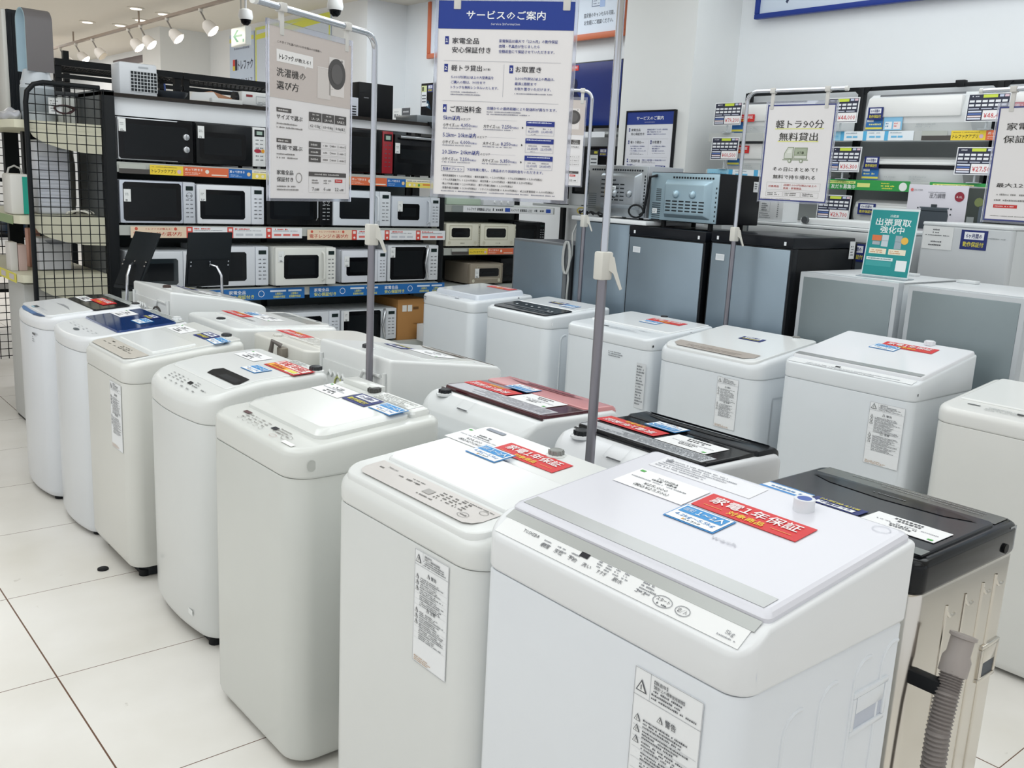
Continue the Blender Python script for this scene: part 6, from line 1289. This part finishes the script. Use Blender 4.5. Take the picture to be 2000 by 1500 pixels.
def tg1(T, w, h, t):
    p = P(.13, .26, .002, '#dfe3e6', frame((-w/2+.012, -.004, h-.28), (1, 0, 0), (0, 0, 1)), False); p.rect(0, .20, .13, .26, '#2a2f36'); p.rect(.06, .225, .125, .25, '#cfe04a', 2)
    for k in range(5): p.rect(.01, .02+k*.036, .12, .034+k*.036, '#3a4048', 1)
    p.build('spec_card', t); red_st(frame((-w/2+.21, -.004, h-.045), (1, 0, 0), (0, 0, 1)), s=.62).build('red_sticker', t)
    p = P(.16, .36, .0006, None, frame((-w/2+.18, -.0022, .10), (1, 0, 0), (0, 0, 1)), False); G = M('#0d1c44', .12); p.circ(.06, .26, .035, G, 1, 16, .05); p.poly([(0, 0), (.15, 0), (.13, .16), (.08, .21), (.03, .20), (0, .14)], G, 1); p.build('screen_image', t)
tv('large television with a dark blue picture and a red sticker left of the near pillar', 5.72, 5.56, 6.36, 2.10, 2.64, '#0c2a74', tg1)
def tg2(T, w, h, t):
    p = P(.09, .17, .002, '#dfe3e6', frame((-.05, -.004, h-.20), (1, 0, 0), (0, 0, 1)), False); p.rect(0, .13, .09, .17, '#2a2f36'); p.rect(.045, .14, .085, .16, '#d8d44a', 2)
    for k in range(3): p.rect(.01, .03+k*.03, .08, .04+k*.03, '#3a4048', 1)
    p.build('spec_card', t); navy_st(frame((.10, -.004, h-.05), (1, 0, 0), (0, 0, 1)), .09, .06).build('guarantee_sticker', t)
tv('small black television under the large one, left of the near pillar', 5.72, 5.56, 6.08, 1.55, 1.95, '#0d0f12', tg2, .099)
tv('dark television low behind the silver microwave', 5.66, 6.10, 6.38, 1.50, 1.95, '#14284a', lambda *a: None, .049)
def tg3(T, w, h, t):
    p = P(.09, .20, .002, '#dfe3e6', frame((-w/2+.02, -.004, h-.225), (1, 0, 0), (0, 0, 1)), False); p.rect(0, .14, .09, .20, '#c9d29a'); p.rect(.01, .15, .04, .19, '#3a3d2a', 2)
    for k in range(3): p.rect(.01, .04+k*.03, .08, .052+k*.03, '#5a6068', 1)
    p.build('spec_card', t); navy_st(frame((-w/2+.17, -.004, h-.055), (1, 0, 0), (0, 0, 1)), .09, .07).build('guarantee_sticker', t)
    p = P(.3, .2, .0006, None, frame((-w/2+.02, -.0022, .03), (1, 0, 0), (0, 0, 1)), False); p.poly([(.03, .17), (.13, .12), (.17, .04), (.07, .07)], M('#16384f', .1), 1); p.poly([(.06, .13), (.11, .10), (.13, .06), (.09, .08)], M('#7f9fb0', .1), 2); p.circ(.105, .09, .018, M('#e8eef0', .1), 3, 12, .012); p.build('screen_image', t)
tv('television showing a bright comet-like glow left of the big service sign', 5.55, 7.66, 8.20, 2.22, 2.55, '#07090d', tg3, .149)
t = thing('pop_sign', 'pair of small white cardboard signs on the wall shelf right of the black tower', 'sign', (5.45, 8.39, 2.07), -PI/2); t.scale = (.72, .72, .66)
p = P(.22, .36, .004, '#eef0f0', frame((-.22, 0, 0), (1, 0, 0), (0, 0, 1)), False); p.rows(.03, .22, .16, 1, .01, .06, '#8d9094'); p.rows(.03, .30, .12, 1, .01, .02, '#b0b4b8'); p.poly([(.06, .05), (.18, .16), (.20, .13), (.09, .03)], '#e3a9a4', 1); p.build('sheet', t)
p = P(.21, .36, .004, '#eef0f0', frame((.01, 0, 0), (1, 0, 0), (0, 0, 1)), False); p.rect(0, .25, .21, .36, '#4e5258'); p.rows(.03, .29, .14, 1, .01, .03, '#c9ccd0'); p.rframe(.07, .11, .14, .20, .004, '#7fb5b5'); p.rows(.02, .05, .15, 1, .01, .012); p.build('sheet', t)
t = thing('wall_shelf', 'long black wall shelf carrying the television and cardboard signs', 'shelf', (0, 0, 0)); B().box(5.2, 7.7, 2.04, 5.95, 9.17, 2.07, BK).build('board', t)
for y in (7.75, 9.12):
    for x in (5.22, 5.90): B().box(x, y, 0, x+.04, y+.04, 2.04, BK).build('post', t)
t = thing('plastic_tray_box', 'grey clear plastic box at the end of the microwave rack top', 'box', (4.19, 6.1, 2.02)); B().box(-.09, 0, 0, .10, .3, .06, M('#8f979c', .2, var=.2), .006).build('box_body', t)
t = thing('bracket_plate', 'small black flared bracket post at the right end of the rack top', 'bracket', (4.20, 5.96, 1.90)); b = B(); b.prism([(-.09, .125), (-.04, .07), (-.03, 0), (.03, 0), (.04, .07), (.09, .125)], 0, .02, BK)
for i in range(len(b.v)): q = b.v[i]; b.v[i] = Vector((q.x, q.z, q.y))
b.build('plate', t)
# ------------------------------------------------------------------ chrome sign stands
def washer_guide(p):
    W_, H_ = p.w, p.h; X = lambda f: f*W_; Y = lambda f: (1-f)*H_; K = '#3b3836'; G = '#8a8684'
    p.rect(0, Y(.405), W_, H_, '#cbc1bb')
    p.tx('このタイプを選べばいいかお悩みのお客様へ', X(.09), Y(.088), .0135*H_, '#6a625e', w=X(.52))
    p.rect(X(.08), Y(.195), X(.505), Y(.125), '#f1efed', 2); p.poly([(X(.40), Y(.193)), (X(.43), Y(.193)), (X(.41), Y(.21))], '#f1efed', 2)
    p.tx('トレファク', X(.11), Y(.178), .030*H_, '#2b2927', b=True, w=X(.16), l=3); p.tx('が教える！', X(.285), Y(.176), .022*H_, '#5a5552', w=X(.19), l=3)
    p.tx('洗濯機の', X(.08), Y(.275), .046*H_, K, w=X(.335)); p.tx('選び方', X(.08), Y(.350), .046*H_, K, w=X(.255))
    p.rect(X(.56), Y(.368), X(.73), Y(.175), '#d6cfca', 2); p.rect(X(.56), Y(.178), X(.73), Y(.174), '#f0ece9', 3); p.rect(X(.71), Y(.34), X(.91), Y(.10), '#e2dcd8', 2)
    p.circ(X(.81), Y(.20), .115*W_*1.0, '#4a4746', 3, 28); p.circ(X(.81), Y(.20), .075*W_, '#5e5b5a', 4, 24); p.circ(X(.875), Y(.115), .012*W_, '#8d8886', 3, 10); p.rect(X(.73), Y(.30), X(.76), Y(.297), '#b5aeaa', 3)
    for fy, a in ((.46, 'サイズで選ぶ'), (.64, '性能で選ぶ')):
        p.rect(X(.08), Y(fy+.025), X(.25), Y(fy), '#55504e'); p.rows(X(.095), Y(fy+.018), X(.12), 1, .01, .010*H_, '#d9d5d2'); p.tx(a, X(.08), Y(fy+.065), .027*H_, K, w=X(.30)); p.rows(X(.08), Y(fy+.098), X(.30), 2, .022*H_, .010*H_, G)
    for k, (a, b_) in enumerate((('1人・2人', '4.2-5.5kg'), ('2人〜4人', '6.0-8.0kg'), ('5人以上', '8.0kg以上'))):
        x = .46+k*.165; p.rframe(X(x), Y(.565), X(x+.155), Y(.46), .001, '#c9c6c4'); p.rect(X(x), Y(.515), X(x+.155), Y(.46), '#4f4b4a', 2); p.rows(X(x+.04), Y(.478), X(.08), 1, .01, .009*H_, '#cfccca', 3)
        p.tx(a, X(x+.077), Y(.507), .016*H_, '#f0eeec', 'c', True, w=X(.10), l=3); p.tx(b_, X(x+.077), Y(.552), .019*H_, '#2b2927', 'c', w=X(.125))
    for k in range(3):
        y = .64+k*.045; p.rframe(X(.46), Y(y+.038), X(.95), Y(y), .001, '#cfccca'); p.rect(X(.46), Y(y+.038), X(.61), Y(y), '#4f4b4a', 2); p.rows(X(.48), Y(y+.026), X(.10), 1, .01, .012*H_, '#c9c6c4', 3)
        for j in range(3): p.rows(X(.64+j*.11), Y(y+.025), X(.06), 1, .01, .011*H_, G); p.ring(X(.735+j*.1), Y(y+.019), .010*W_, .001, G, 2, 10)
    p.tx('家電全品', X(.08), Y(.855), .026*H_, K, w=X(.19)); p.tx('保証付き', X(.08), Y(.897), .026*H_, K, w=X(.19)); p.rows(X(.08), Y(.932), X(.32), 2, .020*H_, .010*H_, G); p.ring(X(.34), Y(.872), .038*W_, .0025, '#9a9694', 2, 18)
    p.rframe(X(.46), Y(.962), X(.95), Y(.83), .001, '#cfccca'); p.rect(X(.46), Y(.858), X(.95), Y(.83), '#4f4b4a', 2); p.rows(X(.53), Y(.849), X(.32), 1, .01, .010*H_, '#c9c6c4', 3)
    for k, (a, b_) in enumerate((('7', '日間'), ('6', 'ヵ月間'), ('12', 'ヵ月間'))):
        x = .50+k*.15
        if k < 2: p.rows(X(x), Y(.888), X(.10), 2, .016*H_, .010*H_, G)
        else: p.rect(X(x), Y(.893), X(x+.10), Y(.872), '#c9302c', 2); p.rows(X(x+.01), Y(.886), X(.07), 1, .01, .008*H_, '#f3dcdc', 3)
        p.tx(a, X(x), Y(.948), .024*H_, '#2b2927', w=X(.022 if len(a) == 1 else .05)); p.tx(b_, X(x+(.035 if len(a) == 1 else .06)), Y(.947), .013*H_, '#2b2927', w=X(.055))
def truck_guide(p):
    W_, H_ = p.w, p.h; X = lambda f: f*W_; Y = lambda f: (1-f)*H_; K = '#35332f'
    p.rframe(0, 0, W_, H_, .006, '#3d4582', 1)
    p.rect(X(.14), Y(.253), X(.86), Y(.243), '#e6e68a'); p.rect(X(.20), Y(.383), X(.80), Y(.373), '#e6e68a')
    p.tx('軽トラ90分', X(.5), Y(.235), .078*H_, K, 'c', w=X(.70)); p.tx('無料貸出', X(.5), Y(.365), .078*H_, K, 'c', w=X(.57))
    GR = '#8f9a80'; x0 = .30
    p.poly([(X(.32), Y(.56)), (X(.32), Y(.50)), (X(.37), Y(.435)), (X(.455), Y(.435)), (X(.455), Y(.56))], GR, 1); p.poly([(X(.33), Y(.552)), (X(.33), Y(.505)), (X(.375), Y(.443)), (X(.445), Y(.443)), (X(.445), Y(.552))], '#d3d6cc', 2); p.poly([(X(.36), Y(.50)), (X(.385), Y(.46)), (X(.43), Y(.46)), (X(.43), Y(.50))], '#e4e6de', 3)
    p.rect(X(.465), Y(.56), X(.66), Y(.44), GR, 1); p.rect(X(.475), Y(.515), X(.65), Y(.45), '#a9b39c', 2); p.rect(X(.475), Y(.552), X(.65), Y(.524), '#d3d6cc', 2); p.tx('AT車', X(.562), Y(.508), .028*H_, '#4d5542', 'c', True, w=X(.10), l=3)
    p.rect(X(.30), Y(.572), X(.68), Y(.564), GR, 1)
    for x in (.41, .58): p.circ(X(x), Y(.578), .028*W_, GR, 3, 16); p.circ(X(x), Y(.578), .016*W_, '#d9dbd4', 4, 12)
    p.tx('その日にまとめて！', X(.5), Y(.685), .040*H_, K, 'c', w=X(.66)); p.tx('無料で持ち帰れる', X(.5), Y(.765), .040*H_, K, 'c', w=X(.63))
    p.rframe(X(.10), Y(.885), X(.90), Y(.805), .001, '#b9b7b4'); p.tx('対象商品', X(.13), Y(.857), .022*H_, '#b8453c', w=X(.16)); p.rect(X(.325), Y(.875), X(.327), Y(.815), '#b9b7b4'); p.tx('店頭5,000円(税込)以上の', X(.36), Y(.840), .020*H_, '#b8453c', w=X(.49)); p.tx('家具・家電製品', X(.36), Y(.873), .020*H_, '#b8453c', w=X(.27))
    for k in range(3): p.rframe(X(.10+k*.265), Y(.955), X(.345+k*.265+.01), Y(.900), .001, '#a9a7a4'); p.rows(X(.125+k*.265), Y(.922), X(.19), 2, .018*H_, .010*H_, '#55534f')
    p.rows(X(.03), Y(.982), X(.45), 1, .01, .006*H_, '#8a8886')
def warranty_guide(p):
    W_, H_ = p.w, p.h; X = lambda f: f*W_; Y = lambda f: (1-f)*H_; K = '#35332f'
    p.rframe(0, 0, W_, H_, .006, '#3d4582', 1)
    p.tx('家電全品', X(.12), Y(.20), .06*H_, K, w=X(.52)); p.tx('保証付き', X(.10), Y(.31), .06*H_, K, w=X(.52)); p.tx('最大12ヵ月', X(.10), Y(.70), .035*H_, K, w=X(.5))
    for k in range(2): p.rows(X(.10), Y(.775+k*.05), X(.5), 1, .01, .016*H_, '#8a8886')
    p.rect(X(.10), Y(.885), X(.38), Y(.855), '#c9302c'); p.rows(X(.12), Y(.875), X(.22), 1, .01, .010*H_, '#f3dcdc'); p.rows(X(.08), Y(.96), X(.5), 1, .01, .008*H_, '#8a8886')
def sign_stand(label, x, y, d, zb, fn, t0=.115, w=.34, h=.462, ztop=2.03, zclamp=1.415, base='#e9e6e6', barlen=.52, sheet_lab=None, off=(-.045, 0)):
    """pole, clamp, top bar and a hanging clear holder. d = horizontal direction of the bar away from the pole"""
    t = thing('sign_stand', label, 'sign stand', (x, y, 0), 0, 'chrome sign stands')
    d = Vector((d[0], d[1], 0)).normalized(); ch = CHROME(); zbar = zb
    B().lathe((off[0], off[1], 0.001), (0, 0, 1), [(.055, 0), (.055, .012), (.05, .018), (.016, .02)], M('#9b9ea3', .3, .9), 24).build('base_plate', t)
    b = B(); b.cyl((0, 0, .018), (0, 0, zclamp), .0125, M('#8f8d94', .28, .9), 16); b.build('lower_pole', t)
    b = B(); b.box(-.019, -.016, zclamp-.035, .019, .016, zclamp+.035, M('#d9d7cf', .45), .005)
    s_ = rt; T = frame((0, 0, zclamp), (rt.x, rt.y, 0), (0, 0, 1)); bb = B(T)
    bb.prism([(.012, .03), (.026, .022), (.034, -.01), (.05, -.055), (.044, -.058), (.026, -.018), (.014, -.01)], -.009, .009, M('#d9d7cf', .45))
    b.v += bb.v; n0 = len(b.v)-len(bb.v)
    for m_ in bb.ms:
        if m_ not in b.ms: b.ms.append(m_)
    for f, k in zip(bb.f, bb.mi): b.f.append(tuple(i+n0 for i in f)); b.mi.append(b.ms.index(bb.ms[k]))
    b.build('clamp', t)
    pts = [(0, 0, zclamp+.02), (0, 0, zbar-.05)] + [tuple(d*(.05*(1-math.cos(a))) + Vector((0, 0, zbar-.05+.05*math.sin(a)))) for a in (.3, .6, .9, 1.2, 1.57)] + [tuple(d*barlen + Vector((0, 0, zbar)))]
    b = B(); b.tube(pts, .0095, ch, 12); b.build('upper_pole', t)
    e = d*barlen + Vector((0, 0, zbar)); b = B(); b.cyl(e, e+d*.014, .011, M('#e3e3e0', .4), 12); b.build('end_cap', t)
    for k in (.06, .86):
        c = d*(t0+w*k); b = B(); b.T = frame(c + Vector((0, 0, zbar)), d, (0, 0, 1))
        b.box(-.013, -.012, -.013, .013, .012, .013, M('#d6d4cf', .4), .003); b.box(-.009, -(zbar-ztop)-.02, -.004, .009, -.01, .004, M('#d6d4cf', .4), .002); b.build('hanging_clip', t)
    # holder: printed side toward the shopper
    nrm = Vector((-fw.x, -fw.y, 0)); u = -d if (-d).dot(rt) > 0 else d
    n_ = u.cross(Vector((0, 0, 1)))
    left = d*(t0+w) if u == -d else d*t0
    o = left + Vector((0, 0, ztop-h))
    p = P(w, h, .001, base, frame(o, u, (0, 0, 1)), False); fn(p); sh = p.build('printed_sheet', t)
    if sheet_lab: sh['label'] = sheet_lab
    b = B(frame(o, u, (0, 0, 1))); G_ = M('#e8eaf4', .05, trans=.85)
    b.box(-.008, -.008, -.004, 0, h+.016, .003, G_); b.box(w, -.008, -.004, w+.008, h+.016, .003, G_); b.box(0, -.008, -.004, w, 0, .003, G_); b.box(0, h, -.004, w, h+.016, .003, G_); b.build('clear_holder', t)
    return t
sign_stand('sign stand with a beige washing machine guide, between the front two rows at left', 1.66, 2.72, (-.905, -.425), 2.045, washer_guide, t0=.135, w=.385, h=.462, ztop=1.992, barlen=.57)
sign_stand('sign stand with the large blue-headed service guide in the middle of the picture', 1.67, 1.645, (-.617, .787), 2.095, service_sheet, t0=.108, w=.336, h=.462, ztop=2.03, barlen=.48)
sign_stand('sign stand with the little truck guide in front of the air conditioners', 3.85, 2.90, (.10, -.995), 2.092, truck_guide, t0=.115, w=.343, h=.44, ztop=2.028, barlen=.49, off=(.01, 0))
sign_stand('thin sign stand half hidden behind the big service guide', 3.85, 3.97, (-.617, .787), 2.14, washer_guide, t0=.035, w=.336, h=.475, ztop=2.088, barlen=.40, off=(.01, 0))
sign_stand('sign stand at the right edge with a navy framed warranty guide', 3.86, 1.10, (.10, .995), 2.06, warranty_guide, t0=.30, w=.343, h=.44, ztop=1.995, barlen=.72, off=(.01, 0))
